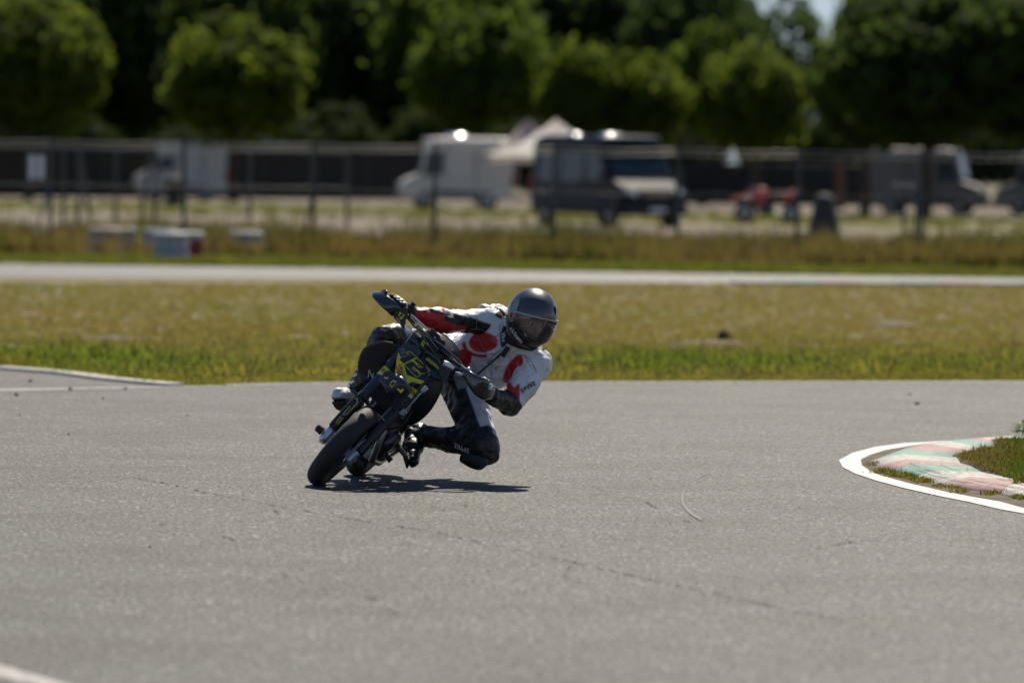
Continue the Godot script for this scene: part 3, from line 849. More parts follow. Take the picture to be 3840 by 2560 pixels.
func gazebo(label: String, at: Vector3, turn: float, w: float, edge: float, peak: float, m: Material) -> void:
	var t := thing("gazebo", label, "tent", at, turn, "tents behind the vans")
	var s := st(); soft(s)
	var n := 10
	var rows := []
	for i in n + 1:
		var f := float(i) / n
		var half := w * 0.5 * (1.0 - f)
		var y := edge + (peak - edge) * pow(f, 1.5)
		var ring := []
		for k in 4:
			for j in 6:
				var e := float(j) / 6 * 2 - 1
				var p: Vector3 = [Vector3(e, 0, 1), Vector3(1, 0, -e), Vector3(-e, 0, -1), Vector3(-1, 0, e)][k] * maxf(half, 0.01)
				ring.append(Vector3(p.x, y - 0.08 * (1.0 - e * e) * (1.0 - f) * 0.6, p.z))
		rows.append(ring)
	skin(s, rows, true, false, false)
	put("canopy", done(s), m, t)
	for k in 4:
		var q := Vector3(w / 2 * [1, 1, -1, -1][k], 0, w / 2 * [1, -1, -1, 1][k])
		var q2 := Vector3(w / 2 * [1, -1, -1, 1][k], 0, w / 2 * [-1, -1, 1, 1][k])
		s = st(); box(s, frame_at((q + q2) * 0.5 + Vector3(0, edge - 0.14, 0), q2 - q), Vector3(0.008, 0.24, q.distance_to(q2))); put("valance", done(s), m, t)
		s = st(); tube(s, [q * 0.98, q * 0.98 + Vector3(0, edge, 0)], 0.022, 8); put("leg", done(s), M.steel, t)
func build_vehicles():
	var dv := van("parked_van", "dark blue glossy van with glazed sides and wide windscreen", gp(2278, 850), 0.0, 5.6, 2.1, 2.55, M.van_blue, 1.45, true)
	dv.rotation.y = deg_to_rad(-62)       # nose towards the camera, turned a little to the right
	for q in [[0.6, 0.35, 0.30], [-0.2, -0.3, 0.24], [-1.6, 0.2, 0.26]]:  # polished domes added on the roof to throw sun glints
		var sv := st(); blob(sv, Transform3D(Basis().scaled(Vector3(q[2], 0.06, q[2])), Vector3(q[0], 2.55, q[1])), 18); put("roof_vent", done(sv), M.polished, dv)
	var wv := van("parked_van", "white high roof van with dome on the roof beside the tents", gp(1705, 785), PI, 4.35, 1.95, 2.72, M.van_white, 0.9)
	wv.rotation.y = deg_to_rad(184)
	var s := st(); blob(s, Transform3D(Basis().scaled(Vector3(0.5, 0.12, 0.36)), Vector3(-0.02, 2.76, 0)), 20); put("roof_dome", done(s), M.polished, wv)
	s = st(); box(s, Transform3D(Basis(), Vector3(0.32, 1.05, 0.985)), Vector3(0.22, 0.75, 0.02), 0.004); put("red_panel", done(s), M.tail_red, wv)
	var lv := van("parked_van", "white van with dark stripe in front of the screen fence", gp(672, 752), PI, 4.0, 1.9, 2.45, M.van_white, 0.95)
	lv.rotation.y = deg_to_rad(186)
	s = st(); box(s, Transform3D(Basis(), Vector3(-0.5, 1.15, 0.957)), Vector3(2.4, 0.12, 0.02)); put("stripe", done(s), M.matt_black, lv)
	var rv := van("parked_van", "pale van with tree shade darkened into its paint, half hidden under the broad tree beyond the stand", gp(3480, 804.5), 0.0, 4.6, 1.95, 2.6, M.van_shade_paint, 1.0)
	rv.rotation.y = deg_to_rad(-14)
	var rv2 := van("parked_van", "pale van with tree shade darkened into its paint, cut off by the picture edge beside the broad tree", gp(3975, 812), 0.0, 5.0, 1.95, 2.5, M.van_shade_paint, 1.0)
	rv2.rotation.y = deg_to_rad(170)
	gazebo("white pop-up tent with pointed roof between the two vans", gp(2080, 808), 0.25, 3.7, 2.05, 3.3, M.canopy)
	gazebo("greyish pink pop-up tent with pointed roof behind the white tent", gp(1975, 794), 0.1, 3.0, 2.1, 3.45, M.canopy_grey)
	# black bin before the left van
	var bin := thing("waste_bin", "black waste bin standing before the left white van", "bin", gp(650, 778))
	s = st(); lathe(s, Transform3D(Basis(Vector3.RIGHT, -PI / 2), Vector3.ZERO), [[0.26, 0.0], [0.34, 0.95], [0.36, 0.97]], 18); put("body", done(s), M.matt_black, bin)
	s = st(); lathe(s, Transform3D(Basis(Vector3.RIGHT, -PI / 2), Vector3.ZERO), [[0.37, 0.975], [0.37, 1.02], [0.2, 1.12], [0.02, 1.14]], 18); put("lid", done(s), M.matt_black, bin)
	# red off-road motorcycle on the grass
	var rb := thing("off_road_motorcycle", "red off-road motorcycle parked on the grass before the dark screen", "motorcycle", gp(2880, 842), deg_to_rad(10))
	wheel_into(rb, Vector3(-0.72, 0.33, 0), 0.33, 0.09); wheel_into(rb, Vector3(0.72, 0.31, 0), 0.31, 0.11)
	s = st(); box(s, Transform3D(Basis(Vector3.BACK, 0.1), Vector3(-0.05, 0.5, 0)), Vector3(0.46, 0.42, 0.26), 0.06); put("engine", done(s), M.engine, rb)
	s = st(); sweep(s, [Vector3(-0.45, 0.95, 0), Vector3(-0.2, 1.0, 0), Vector3(0.05, 0.9, 0)], Vector3.BACK, [0.08, 0.15, 0.1], [0.05, 0.12, 0.06]); put("tank", done(s), M.red, rb)
	s = st(); sweep(s, [Vector3(0.0, 0.93, 0), Vector3(0.35, 0.92, 0), Vector3(0.62, 1.0, 0)], Vector3.BACK, [0.1, 0.12, 0.1], [0.05, 0.06, 0.04]); put("seat", done(s), M.matt_black, rb)
	s = st(); sweep(s, [Vector3(0.45, 0.92, 0), Vector3(0.75, 1.0, 0), Vector3(1.0, 1.06, 0)], Vector3.BACK, [0.1, 0.11, 0.07], [0.05, 0.03, 0.02]); put("rear_fender", done(s), M.red, rb)
	s = st(); sweep(s, [Vector3(-1.15, 0.72, 0), Vector3(-0.8, 0.84, 0), Vector3(-0.5, 0.82, 0)], Vector3.BACK, [0.05, 0.1, 0.08], [0.015, 0.03, 0.03]); put("front_fender", done(s), M.red, rb)
	for sd in [-1, 1]:
		s = st(); slab(s, [Vector3(-0.5, 0.95, sd * 0.16), Vector3(-0.1, 0.92, sd * 0.14), Vector3(-0.2, 0.6, sd * 0.18), Vector3(-0.4, 0.62, sd * 0.2)], Vector3(0, 0, sd), 0.02); put("shroud", done(s), M.red, rb)
		s = st(); tube(s, [Vector3(-0.74, 0.33, sd * 0.09), Vector3(-0.42, 1.12, sd * 0.09)], 0.03, 8); put("fork_leg", done(s), M.steel, rb)
		s = st(); slab(s, [Vector3(0.3, 0.88, sd * 0.11), Vector3(0.75, 0.98, sd * 0.1), Vector3(0.62, 0.66, sd * 0.12)], Vector3(0, 0, sd), 0.015); put("side_panel", done(s), M.red, rb)
	s = st(); tube(s, [Vector3(-0.35, 1.12, -0.4), Vector3(-0.4, 1.1, -0.12), Vector3(-0.4, 1.1, 0.12), Vector3(-0.35, 1.12, 0.4)], 0.016, 8); put("handlebar", done(s), M.black, rb)
	s = st(); sweep(s, [Vector3(0.05, 0.42, 0), Vector3(0.72, 0.31, 0)], Vector3.BACK, [0.09, 0.09], [0.04, 0.03]); put("swingarm", done(s), M.steel, rb)
	s = st(); slab(s, [Vector3(-0.56, 1.12, -0.11), Vector3(-0.62, 0.85, -0.09), Vector3(-0.62, 0.85, 0.09), Vector3(-0.56, 1.12, 0.11)], Vector3(-1, 0.15, 0).normalized(), 0.012); put("number_plate", done(s), M.red, rb)
	# dark covered thing right of it
	var cv := thing("covered_pile", "black tarpaulin draped over a narrow upright pile", "tarpaulin", gp(3090, 902))
	s = st()
	lathe(s, Transform3D(Basis(Vector3.RIGHT, -PI / 2), Vector3.ZERO), [[0.46, 0.0], [0.42, 0.12], [0.30, 0.6], [0.25, 0.95], [0.16, 1.08], [0.02, 1.12]], 11)
	put("sheet", done(s), M.matt_black, cv)
	s = st(); box(s, Transform3D(Basis(Vector3.UP, 0.3), Vector3(0.0, 0.03, 0.0)), Vector3(0.86, 0.05, 0.86), 0.02); put("pallet", done(s), M.bark, cv)
	# plain boxes put in for the reddish tree trunks in the yard
	for a in [[2945, 770, 2.0], [3150, 785, 2.1]]:
		var p := gp(a[0], a[1])
		s = st(); box(s, Transform3D(Basis(), Vector3(0, a[2] / 2, 0)), Vector3(0.4, a[2], 0.4), 0.04)
		var o := put("brick_pillar", done(s), mat(0.13, 0.065, 0.04, 0.9)); o.position = p
		tag(o, "tall box standing in for a reddish tree trunk before the dark screen", "pillar", "reddish trunk boxes in the paddock")

# ------------------------------------------------------------------ trees
func crown(sd: int, lobes: int, per: int, leaf: float, open := 0.0) -> ArrayMesh:
	var rr := RandomNumberGenerator.new(); rr.seed = sd
	var verts := PackedVector3Array(); var nrms := PackedVector3Array()
	var centres := []
	for i in lobes:
		var y := 1.0 - 2.0 * (i + 0.5) / lobes
		var a := i * 2.39996
		var r := sqrt(1.0 - y * y)
		var d := Vector3(cos(a) * r, y, sin(a) * r)
		var dist := rr.randf_range(0.48, 0.82)
		if d.y < -0.45: dist *= 0.85
		centres.append([d * dist, rr.randf_range(0.18, 0.32), rr.randf_range(0.8, 1.2), per])
	for i in 7:
		centres.append([Vector3(rr.randf_range(-0.3, 0.3), rr.randf_range(-0.4, 0.2), rr.randf_range(-0.3, 0.3)), 0.34, 0.9, 260 if open < 0.5 else per])
	for c in centres:
		for k in c[3]:
			var d := Vector3(rr.randfn(), rr.randfn(), rr.randfn()).normalized()
			var p: Vector3 = c[0] + d * c[1] * pow(rr.randf(), 0.22) * (1.0 + (0.5 if rr.randf() < 0.06 else 0.0))
			var n := (d + Vector3(rr.randfn(), rr.randfn() + 0.3, rr.randfn()) * 0.42).normalized()
			var x := n.cross(Vector3(rr.randfn(), rr.randfn(), rr.randfn())).normalized()
			var y := n.cross(x)
			var l := leaf * rr.randf_range(0.6, 1.3)
			x *= l; y *= l * 0.62
			var droop := n * l * 0.25
			for v in [p - x - droop, p + y, p - y, p + y, p + x - droop, p - y]: verts.append(v)
			for q in 6: nrms.append(n)
	var arr := []; arr.resize(Mesh.ARRAY_MAX)
	arr[Mesh.ARRAY_VERTEX] = verts; arr[Mesh.ARRAY_NORMAL] = nrms
	var m := ArrayMesh.new(); m.add_surface_from_arrays(Mesh.PRIMITIVE_TRIANGLES, arr)
	return m
func tree(label: String, foliage: Material, crown_mesh: Mesh, base: Vector3, c: Vector3, r: Vector3, trunk_r: float, turn: float, group: String) -> void:
	var t := thing("tree", label, "tree", base, 0.0, group)
	var s := st()
	var top := c - base
	tube(s, [Vector3(0, -0.1, 0), Vector3(0.05, 0.6, 0), top * 0.5 + Vector3(0, 0, 0.1), top + Vector3(0, r.y * 0.3, 0)], [trunk_r * 1.25, trunk_r, trunk_r * 0.8, trunk_r * 0.3], 9)
	var tr := put("trunk", done(s), M.bark, t)
	for k in 5:
		var a := k * 1.31 + turn
		s = st(); var b := top * lerpf(0.45, 0.9, k / 4.0)
		tube(s, [b, b + Vector3(cos(a) * r.x * 0.4, r.y * 0.2, sin(a) * r.z * 0.4), b + Vector3(cos(a) * r.x * 0.7, r.y * 0.45, sin(a) * r.z * 0.7)], [trunk_r * 0.5, trunk_r * 0.3, trunk_r * 0.1], 6)
		put("limb", done(s), M.bark, tr)
	var o := put("crown", crown_mesh, foliage, t)
	o.transform = Transform3D(Basis(Vector3.UP, turn).scaled_local(r), top)
func build_trees():
	var V := [crown(1, 64, 210, 0.062), crown(2, 58, 220, 0.062), crown(3, 70, 200, 0.06)]
	var D := [crown(11, 60, 190, 0.06), crown(12, 66, 180, 0.06)]
	var thin := crown(15, 26, 70, 0.07, 1.0)
	var rows := [
		["round bushy tree at the left end of the paddock row", 110, 235, 350, 300, -236.0, 0],
		["broad round tree behind the left white van", 880, 285, 335, 262, -245.0, 1],
		["round tree behind the white high roof van", 1800, 262, 290, 268, -246.0, 2],
		["smaller round tree behind the white tent", 2170, 350, 195, 225, -241.0, 0],
		["smaller round tree above the dark van roof", 2410, 375, 200, 215, -242.0, 1],
		["tree top rising between the two smaller round trees", 2640, 300, 190, 250, -262.0, 2],
		["round tree beside the gap of sky above the red motorcycle", 2830, 372, 240, 240, -240.0, 1],
		["broad dark tree with low crown over the pale van", 3480, 240, 450, 335, -209.0, 2],
		["huge dark tree at the edge beyond the broad dark tree", 3950, 235, 440, 350, -207.0, 0],
		["dense round tree added to block sky light over the pale vans, at the end of the screen", 3250, 330, 250, 250, -216.0, 1],  # crown added here to keep sky light off the vans
		["dark round tree added behind the pale van to shade its roof", 3460, 300, 340, 300, -229.5, 1]]  # added behind the van so that its crown shades the roof
	for a in rows:
		var sc: float = F / -a[5]
		var c := wp(a[1], a[2] + 22.0, a[5])
		var base := Vector3(c.x, 0, c.z)
		tree(a[0], M.leaves_deep if a[1] > 3200 else M[["leaves_olive", "leaves_lime", "leaves_green"][a[6]]], V[a[6]], base, c, Vector3(a[3] / sc, a[4] / sc, a[3] / sc * 0.95), 0.20, a[1] * 0.37, "round trees of the paddock row")
	# taller wood behind them
	var labels := "tall dark tree of the wood behind the paddock trees"
	var i := 0
	for a in [[-34, -300, 6.5, 13], [-27, -296, 5.5, 12], [-21, -304, 6.0, 14], [-14.5, -298, 5.5, 13], [-8.5, -303, 6.2, 14.5], [-2.5, -297, 5.4, 12.5], [3.5, -304, 6.0, 14], [8.6, -298, 4.6, 12.2], [19.6, -302, 4.4, 12.4], [25.5, -296, 5.8, 13], [32, -300, 6.2, 14],
			[-31, -330, 7, 17], [-23, -335, 7, 18], [-12, -332, 7, 17], [-4, -336, 7, 18], [4, -331, 6.6, 17], [11.0, -335, 4.2, 15], [23.5, -333, 5.2, 16], [33, -335, 7, 17]]:
		var h: float = a[3]
		tree(labels, M[["leaves_deep", "leaves_blue", "leaves_green"][i % 3]], D[i % 2], Vector3(a[0], 0, a[1]), Vector3(a[0], h * 0.55, a[1]), Vector3(a[2], h * 0.5, a[2]), 0.28, i * 1.7, "tall trees of the wood")
		i += 1
	tree("thin open tree with sky showing through its crown", M.leaves_blue, thin, Vector3(15.0, 0, -310), Vector3(15.0, 7.4, -310), Vector3(3.4, 4.8, 3.4), 0.16, 0.4, "tall trees of the wood")
	# undergrowth closing the view between trunks
	for k in 12:
		var x := -34.0 + k * 6.1 + rng.randf_range(-1, 1)
		var c := Vector3(x, 1.7 + rng.randf() * 0.8, -284 + rng.randf_range(-3, 3))
		var t := thing("shrub", "dense dark shrub at the foot of the wood", "shrub", Vector3(c.x, 0, c.z), 0.0, "shrubs at the foot of the wood")
		var o := put("foliage", D[k % 2], M.leaves_dark, t)
		o.transform = Transform3D(Basis(Vector3.UP, k * 1.1).scaled_local(Vector3(4.2, c.y + 0.2, 3.0)), Vector3(0, c.y, 0))

# ------------------------------------------------------------------ the leaning motorcycle
var bike: Node3D
var bt: Transform3D            # bike space: x to the rider's left, y up in the bike's plane, z forward
func B(px: float, py: float, z: float) -> Vector3:         # photograph pixel at the bike's cross-section z -> bike space
	var inv := bt.affine_inverse()
	var o := inv * cp; var d := inv.basis * ray(px, py)
	return o + d * ((z - o.z) / d.z)
func BL(px: float, py: float, o0: Vector3, n: Vector3) -> Vector3:   # ... on a tilted plane of the bike
	var inv := bt.affine_inverse()
	var o := inv * cp; var d := inv.basis * ray(px, py)
	return o + d * ((o0 - o).dot(n) / d.dot(n))
func part(called: String, s: SurfaceTool, m: Material, parent: Node3D = null) -> MeshInstance3D:
	return put(called, done(s), m, bike if parent == null else parent)
func text(parent: Node3D, words: String, at: Vector3, right: Vector3, normal: Vector3, height: float, m: Material, bold := true, depth := 0.0015) -> MeshInstance3D:
	var tm := TextMesh.new()
	var f := SystemFont.new(); f.font_names = PackedStringArray(["Droid Sans"]); f.font_weight = 700 if bold else 400
	tm.font = f; tm.text = words; tm.font_size = 64; tm.depth = depth / (height / 64.0 * 100.0) * 100.0 if false else depth
	tm.pixel_size = height / 46.0
	tm.depth = depth
	var o := put("lettering", tm, m, parent)
	var z := normal.normalized(); var x := (right - z * right.dot(z)).normalized()
	o.transform = Transform3D(Basis(x, z.cross(x), z), at)
	return o
func wheel(called: String, hub: Vector3, R: float, r: float, rim_r: float, disc: bool) -> void:
	# axle along x
	var t := Transform3D(Basis(Vector3.UP, PI / 2), hub)
	var w := Node3D.new(); w.name = called; bike.add_child(w, true)
	var prof := []
	for i in 21:
		var a := TAU * i / 20.0
		var ca := cos(a); var sa := sin(a)
		prof.append([R - r + r * ca * (1.0 if ca > 0 else 1.15), r * sa * 1.02])
	var s := st(); lathe(s, t, prof, 56, true); part("tyre", s, M.rubber, w)
	s = st(); lathe(s, t, [[rim_r, r * 0.75], [rim_r - 0.012, r * 0.72], [rim_r - 0.022, r * 0.4], [rim_r - 0.03, 0.0], [rim_r - 0.022, -r * 0.4], [rim_r - 0.012, -r * 0.72], [rim_r, -r * 0.75]], 40, true); part("rim", s, M.dark_metal, w)
	s = st(); lathe(s, t, [[0.02, -0.055], [0.03, -0.05], [0.026, 0.0], [0.03, 0.05], [0.02, 0.055]], 18); part("hub", s, M.steel, w)
	for k in 14:
		var a := TAU * k / 14.0
		s = st(); tube(s, [t * Vector3(cos(a) * 0.027, sin(a) * 0.027, 0.03 if k % 2 else -0.03), t * Vector3(cos(a + 0.35) * (rim_r - 0.02), sin(a + 0.35) * (rim_r - 0.02), 0.0)], 0.0025, 5); part("spoke", s, M.steel, w)
	if disc:
		s = st(); lathe(s, t, [[0.055, 0.066], [0.055, 0.062], [0.11, 0.062], [0.11, 0.066]], 36, true); part("brake_disc", s, M.steel, w)

func build_motorcycle():
	var contact := gp(1193, 1822)
	var basis := Basis(Vector3.UP, deg_to_rad(-9.5)) * Basis(Vector3.BACK, deg_to_rad(-39.5))
	var r := 0.05
	var o := contact + Vector3(0, r, 0) - basis.y * r
	bt = Transform3D(basis, o)
	bike = thing("motorcycle", "small black and yellow supermoto numbered 12 leaning deep into the bend", "motorcycle")
	bike.transform = bt
	wheel("front_wheel", Vector3(0, 0.243, 0), 0.243, r, 0.165, true)
	var rb := bt.affine_inverse() * gp(1352, 1783)      # rear contact
	var rz := -1.0
	wheel("rear_wheel", Vector3(0.0, 0.250, rz), 0.248, 0.055, 0.165, true)
	var s: SurfaceTool
	# ---- fork legs, read at the raked plane of the fork
	var fo := Vector3(0, 0.243, 0.02); var fn := Vector3(0, sin(0.42), cos(0.42))
	for leg in [[V2([1226, 1632, 1302, 1550, 1350, 1500, 1440, 1402, 1520, 1312, 1562, 1262]), -1], [V2([1317, 1716, 1426, 1592, 1480, 1536, 1541, 1478, 1620, 1402, 1668, 1352]), 1]]:
		var p := []
		for q in leg[0]: p.append(BL(q.x, q.y, fo, fn))
		var axis: Vector3 = (p[4] - p[0]).normalized()
		var outw := Vector3(leg[1], 0, 0)
		var fl := Node3D.new(); fl.name = "fork_leg"; bike.add_child(fl, true)
		s = st(); tube(s, [p[0] + axis * 0.02, p[1], p[2] , p[2] + axis * 0.05], [0.024, 0.025, 0.025, 0.025], 16); part("lower_tube", s, M.black, fl)
		s = st(); tube(s, [p[2] + axis * 0.02, p[3], p[4], p[5]], 0.0275, 18); part("upper_tube", s, M.navy if leg[1] < 0 else M.black, fl)
		s = st(); tube(s, [p[2] + axis * 0.01, p[2] + axis * 0.035], 0.031, 18); part("dust_seal", s, M.matt_black, fl)
		# plastic guard over the lower tube, with graphics
		var gn := (fn * 0.9 + outw * 0.25).normalized()
		var g0: Vector3 = p[0] + axis * 0.045 + gn * 0.018; var g1: Vector3 = p[2] + axis * 0.0 + gn * 0.018
		s = st(); sweep(s, [g0, g0.lerp(g1, 0.3), g0.lerp(g1, 0.7), g1], outw, [0.024, 0.027, 0.028, 0.026], [0.012, 0.014, 0.014, 0.012], 14, 0.8)
		var guard := part("fork_guard", s, M.black, fl)
		if leg[1] < 0:
			var gp0 := func(u: float, v: float) -> Vector3:      # u across, v along the guard
				var n2 := (gn - axis * gn.dot(axis)).normalized(); var x2 := axis.cross(n2)
				return g0.lerp(g1, v) + x2 * u + n2 * (0.0145 - absf(u) * 0.12)
			for seg in [[0.012, 0.46, 0.012, 0.86], [0.012, 0.86, -0.006, 0.95], [-0.006, 0.95, -0.016, 0.86], [-0.016, 0.86, -0.016, 0.55], [0.012, 0.46, -0.002, 0.40], [-0.002, 0.40, -0.004, 0.68]]:
				s = st(); tube(s, [gp0.call(seg[0], seg[1]), gp0.call(seg[2], seg[3])], 0.0022, 6); part("guard_graphic", s, M.yellow, guard)
			for k in 3:
				s = st(); tube(s, [gp0.call(0.016 - k * 0.007, 0.12), gp0.call(0.010 - k * 0.007, 0.34)], 0.002, 6); part("guard_graphic", s, M.orange if k == 1 else M.yellow, guard)
		# yellow sponsor band
		s = st(); tube(s, [p[3] - axis * 0.018, p[3] + axis * 0.028], 0.029, 20); var band := part("sticker_band", s, M.yellow, fl)
		s = st(); tube(s, [p[3] - axis * 0.023, p[3] - axis * 0.018], 0.0288, 20); part("band_edge", s, M.white_plastic, band)
		text(band, "ita3" if leg[1] < 0 else "QPOwi", p[3] + axis * 0.005 + fn * 0.0292, Vector3(1, -0.0, 0), fn, 0.019, M.ink)
		# axle clamp and slider
		var ax: Vector3 = p[0]
		var ct := Transform3D(Basis(Vector3.RIGHT.cross(axis).cross(axis) * -1.0, axis, Vector3.RIGHT.cross(axis)), ax)
		s = st(); box(s, Transform3D(Basis(Vector3(1, 0, 0), Vector3(0, cos(0.42), -sin(0.42)), Vector3(0, sin(0.42), cos(0.42))), ax + axis * 0.0), Vector3(0.044, 0.095, 0.06), 0.012); part("axle_clamp", s, M.silver, fl)
		s = st(); tube(s, [ax + outw * 0.015, ax + outw * 0.035], 0.012, 12); part("axle_nut", s, M.steel, fl)
		s = st(); tube(s, [ax + outw * 0.030, ax + outw * 0.062, ax + outw * 0.068], [0.023, 0.022, 0.015], 16); part("axle_slider", s, M.matt_black, fl)
	# brake caliper, hose and reservoir pieces by the left-hand leg
	s = st(); box(s, Transform3D(Basis(Vector3.RIGHT, -0.4), Vector3(0.075, 0.30, -0.09)), Vector3(0.045, 0.10, 0.06), 0.012); part("brake_caliper", s, M.dark_metal)
	var c0 := B(1590, 1460, -0.02); var c1 := B(1512, 1547, 0.06)
	s = st(); box(s, frame_at(c0, Vector3(0.3, 0.1, 1), c0 - c1), Vector3(0.026, 0.040, 0.03), 0.006); part("lever_block", s, M.silver)
	s = st(); box(s, frame_at(c1, Vector3(0.3, 0.1, 1), c0 - c1), Vector3(0.030, 0.038, 0.03), 0.006); part("lever_block", s, M.steel)
	s = st(); tube(s, [c1, c0], 0.0045, 8); part("linkage_rod", s, M.steel)
	for h in [[V2([1400, 1660, 1440, 1615, 1490, 1560, 1560, 1480, 1610, 1405]), 0.05, 0.005], [V2([1448, 1610, 1500, 1600, 1525, 1575, 1545, 1540]), -0.1, 0.006], [V2([1365, 1480, 1385, 1520, 1420, 1560, 1440, 1580]), -0.04, 0.005], [V2([1600, 1290, 1585, 1340, 1600, 1400, 1625, 1440]), -0.08, 0.005], [V2([1540, 1210, 1575, 1245, 1600, 1290, 1640, 1340, 1650, 1390]), -0.12, 0.004], [V2([1560, 1240, 1610, 1270, 1640, 1310]), -0.10, 0.004]]:
		var p := []
		for q in h[0]: p.append(B(q.x, q.y, h[1]))
		s = st(); tube(s, p, h[2], 8); part("cable", s, M.matt_black)
	# ---- number plate with graphics
	var po := Vector3(0.0, 0.80, -0.12); var pn := Vector3(0.05, 0.36, 0.93).normalized()
	var plate_px := func(a: Array) -> Array:      # read on an enlargement of the plate
		var o2 := []
		for q in V2(a): o2.append(BL(1380.0 + q.x / 6.03, 1300.0 + q.y / 6.03, po, pn))
		return o2
	s = st(); slab(s, plate_px.call([640, 80, 700, 10, 790, -70, 870, -120, 960, -60, 1120, -20, 1170, 60, 1140, 230, 1410, 520, 1400, 640, 1370, 760, 1190, 850, 900, 860, 820, 800, 620, 640, 600, 600, 640, 330]), pn, 0.004)
	var plate := part("number_plate", s, M.navy)
	plate.set_meta("label", "dark blue front plate with yellow edged number 12")
	var deco := func(called: String, a: Array, lift: float, m: Material) -> void:
		var pts = plate_px.call(a)
		for i in pts.size(): pts[i] += pn * lift
		var s2 := st(); slab(s2, pts, pn, 0.001); part(called, s2, m, plate)
	deco.call("graphic", [678, 130, 740, 240, 690, 285, 800, 400, 880, 640, 1315, 795, 1180, 845, 1060, 805, 970, 800, 880, 855, 800, 770, 690, 690, 600, 620, 612, 560, 640, 320], 0.004, M.yellow)
	for k in 3: deco.call("stripe", [625 + k * 45, 440 + k * 10, 640 + k * 45, 430 + k * 10, 735 + k * 10, 640 + k * 12, 660 + k * 38, 650 + k * 14], 0.005, M.orange)
	deco.call("graphic", [810, 420, 870, 640, 1240, 770, 1400, 640, 1395, 545, 1100, 700], 0.0046, M.ink)
	for k in 3: deco.call("stripe", [712 + k * 32, 60 - k * 22, 728 + k * 32, 48 - k * 22, 790 + k * 32, 190 - k * 22, 765 + k * 32, 195 - k * 22], 0.004, mat(0.12, 0.15, 0.19, 0.35))
	deco.call("number_edge", [690, 285, 893, 178, 948, 208, 862, 135, 910, 110, 978, 126, 1100, 245, 800, 402], 0.0052, M.yellow)
	deco.call("number_face", [706, 287, 903, 182, 972, 225, 886, 140, 918, 126, 966, 140, 1082, 240, 797, 386], 0.0063, M.ink)
	deco.call("number_edge", [808, 412, 965, 322, 1000, 300, 1105, 250, 1402, 540, 1265, 618, 1185, 618, 1128, 566, 1190, 650, 1090, 700], 0.0052, M.yellow)
	deco.call("number_face", [1034, 302, 1103, 268, 1382, 540, 1262, 604, 1194, 604, 1040, 462, 1088, 545, 1172, 648, 1092, 682, 826, 412, 965, 337, 1012, 336, 1150, 470, 1196, 462], 0.0063, M.ink)
	deco.call("number_gap", [1082, 408, 1146, 392, 1204, 460, 1156, 482], 0.0074, M.yellow)
	deco.call("number_gap", [1100, 414, 1142, 404, 1186, 458, 1160, 466], 0.0085, M.navy)
	deco.call("number_gap", [984, 490, 1040, 468, 1098, 540, 1050, 554], 0.0074, M.yellow)
	deco.call("number_gap", [1004, 494, 1038, 482, 1078, 536, 1054, 540], 0.0085, M.navy)
	deco.call("number_gap", [1005, 425, 1055, 462, 1040, 470], 0.0074, M.yellow)
	deco.call("number_gap", [1196, 440, 1252, 492, 1190, 460], 0.0074, M.yellow)
	var ta = plate_px.call([705, 350, 850, 800])
	text(plate, "ORiGOM", (ta[0] + ta[1]) * 0.5 + pn * 0.0055, ta[1] - ta[0], pn, 0.015, M.ink)
	s = st(); slab(s, [B(1560, 1320, -0.16), B(1600, 1335, -0.16), B(1690, 1385, -0.18), B(1672, 1430, -0.18), B(1625, 1415, -0.14)], Vector3(0, 0, 1), 0.006); var sidep := part("side_plate", s, M.navy)
	text(sidep, "ANDREA", B(1622, 1362, -0.15), B(1650, 1384, -0.15) - B(1600, 1345, -0.15), Vector3(0, 0.1, 1), 0.015, M.yellow)
	# ---- fender nose below the plate
	s = st(); sweep(s, [B(1440, 1408, 0.02), B(1478, 1440, 0.05), B(1500, 1458, 0.045), B(1516, 1470, 0.0)], Vector3(0.6, 0.6, 0), [0.034, 0.055, 0.052, 0.035], [0.018, 0.03, 0.03, 0.02]); var fen := part("fender_nose", s, M.navy)
	for a in [[[1482, 1452, 1510, 1443, 1514, 1462, 1503, 1474], M.yellow, 0.079], [[1497, 1452, 1507, 1449, 1508, 1456, 1502, 1462], M.ink, 0.081], [[1436, 1412, 1458, 1415, 1450, 1424], M.yellow, 0.06], [[1472, 1424, 1486, 1430, 1470, 1458, 1460, 1440], M.yellow, 0.082], [[1472, 1429, 1482, 1433, 1470, 1450, 1463, 1440], M.navy, 0.084]]:
		var p := []
		for q in V2(a[0]): p.append(B(q.x, q.y, a[2]))
		s = st(); slab(s, p, Vector3(0, 0, 1), 0.0015); part("graphic", s, a[1], fen)
	# ---- triple clamps, handlebar, controls
	for a in [[1500, 1322, 1608, 1408, 0.02, -0.16], [1545, 1270, 1655, 1360, 0.018, -0.24]]:
		var p0 := B(a[0], a[1], a[5]); var p1 := B(a[2], a[3], a[5])
		s = st(); sweep(s, [p0, p0.lerp(p1, 0.5), p1], Vector3(0, 0, 1), [0.035, 0.045, 0.035], [a[4], a[4], a[4]]); part("triple_clamp", s, M.dark_metal)
	var bar := []
	for q in [[1440, 1112, -0.33], [1490, 1150, -0.31], [1530, 1188, -0.28], [1580, 1240, -0.26], [1630, 1290, -0.25], [1690, 1340, -0.25], [1750, 1392, -0.26], [1800, 1440, -0.28], [1835, 1475, -0.31]]: bar.append(B(q[0], q[1], q[2]))
	s = st(); tube(s, bar, 0.0125, 12); part("handlebar", s, M.dark_metal)
	for g in [[0, 1], [8, 7]]:
		s = st(); tube(s, [bar[g[0]], bar[g[0]].lerp(bar[g[1]], 0.9), bar[g[1]]], [0.0175, 0.0165, 0.021], 14); part("grip", s, M.matt_black)
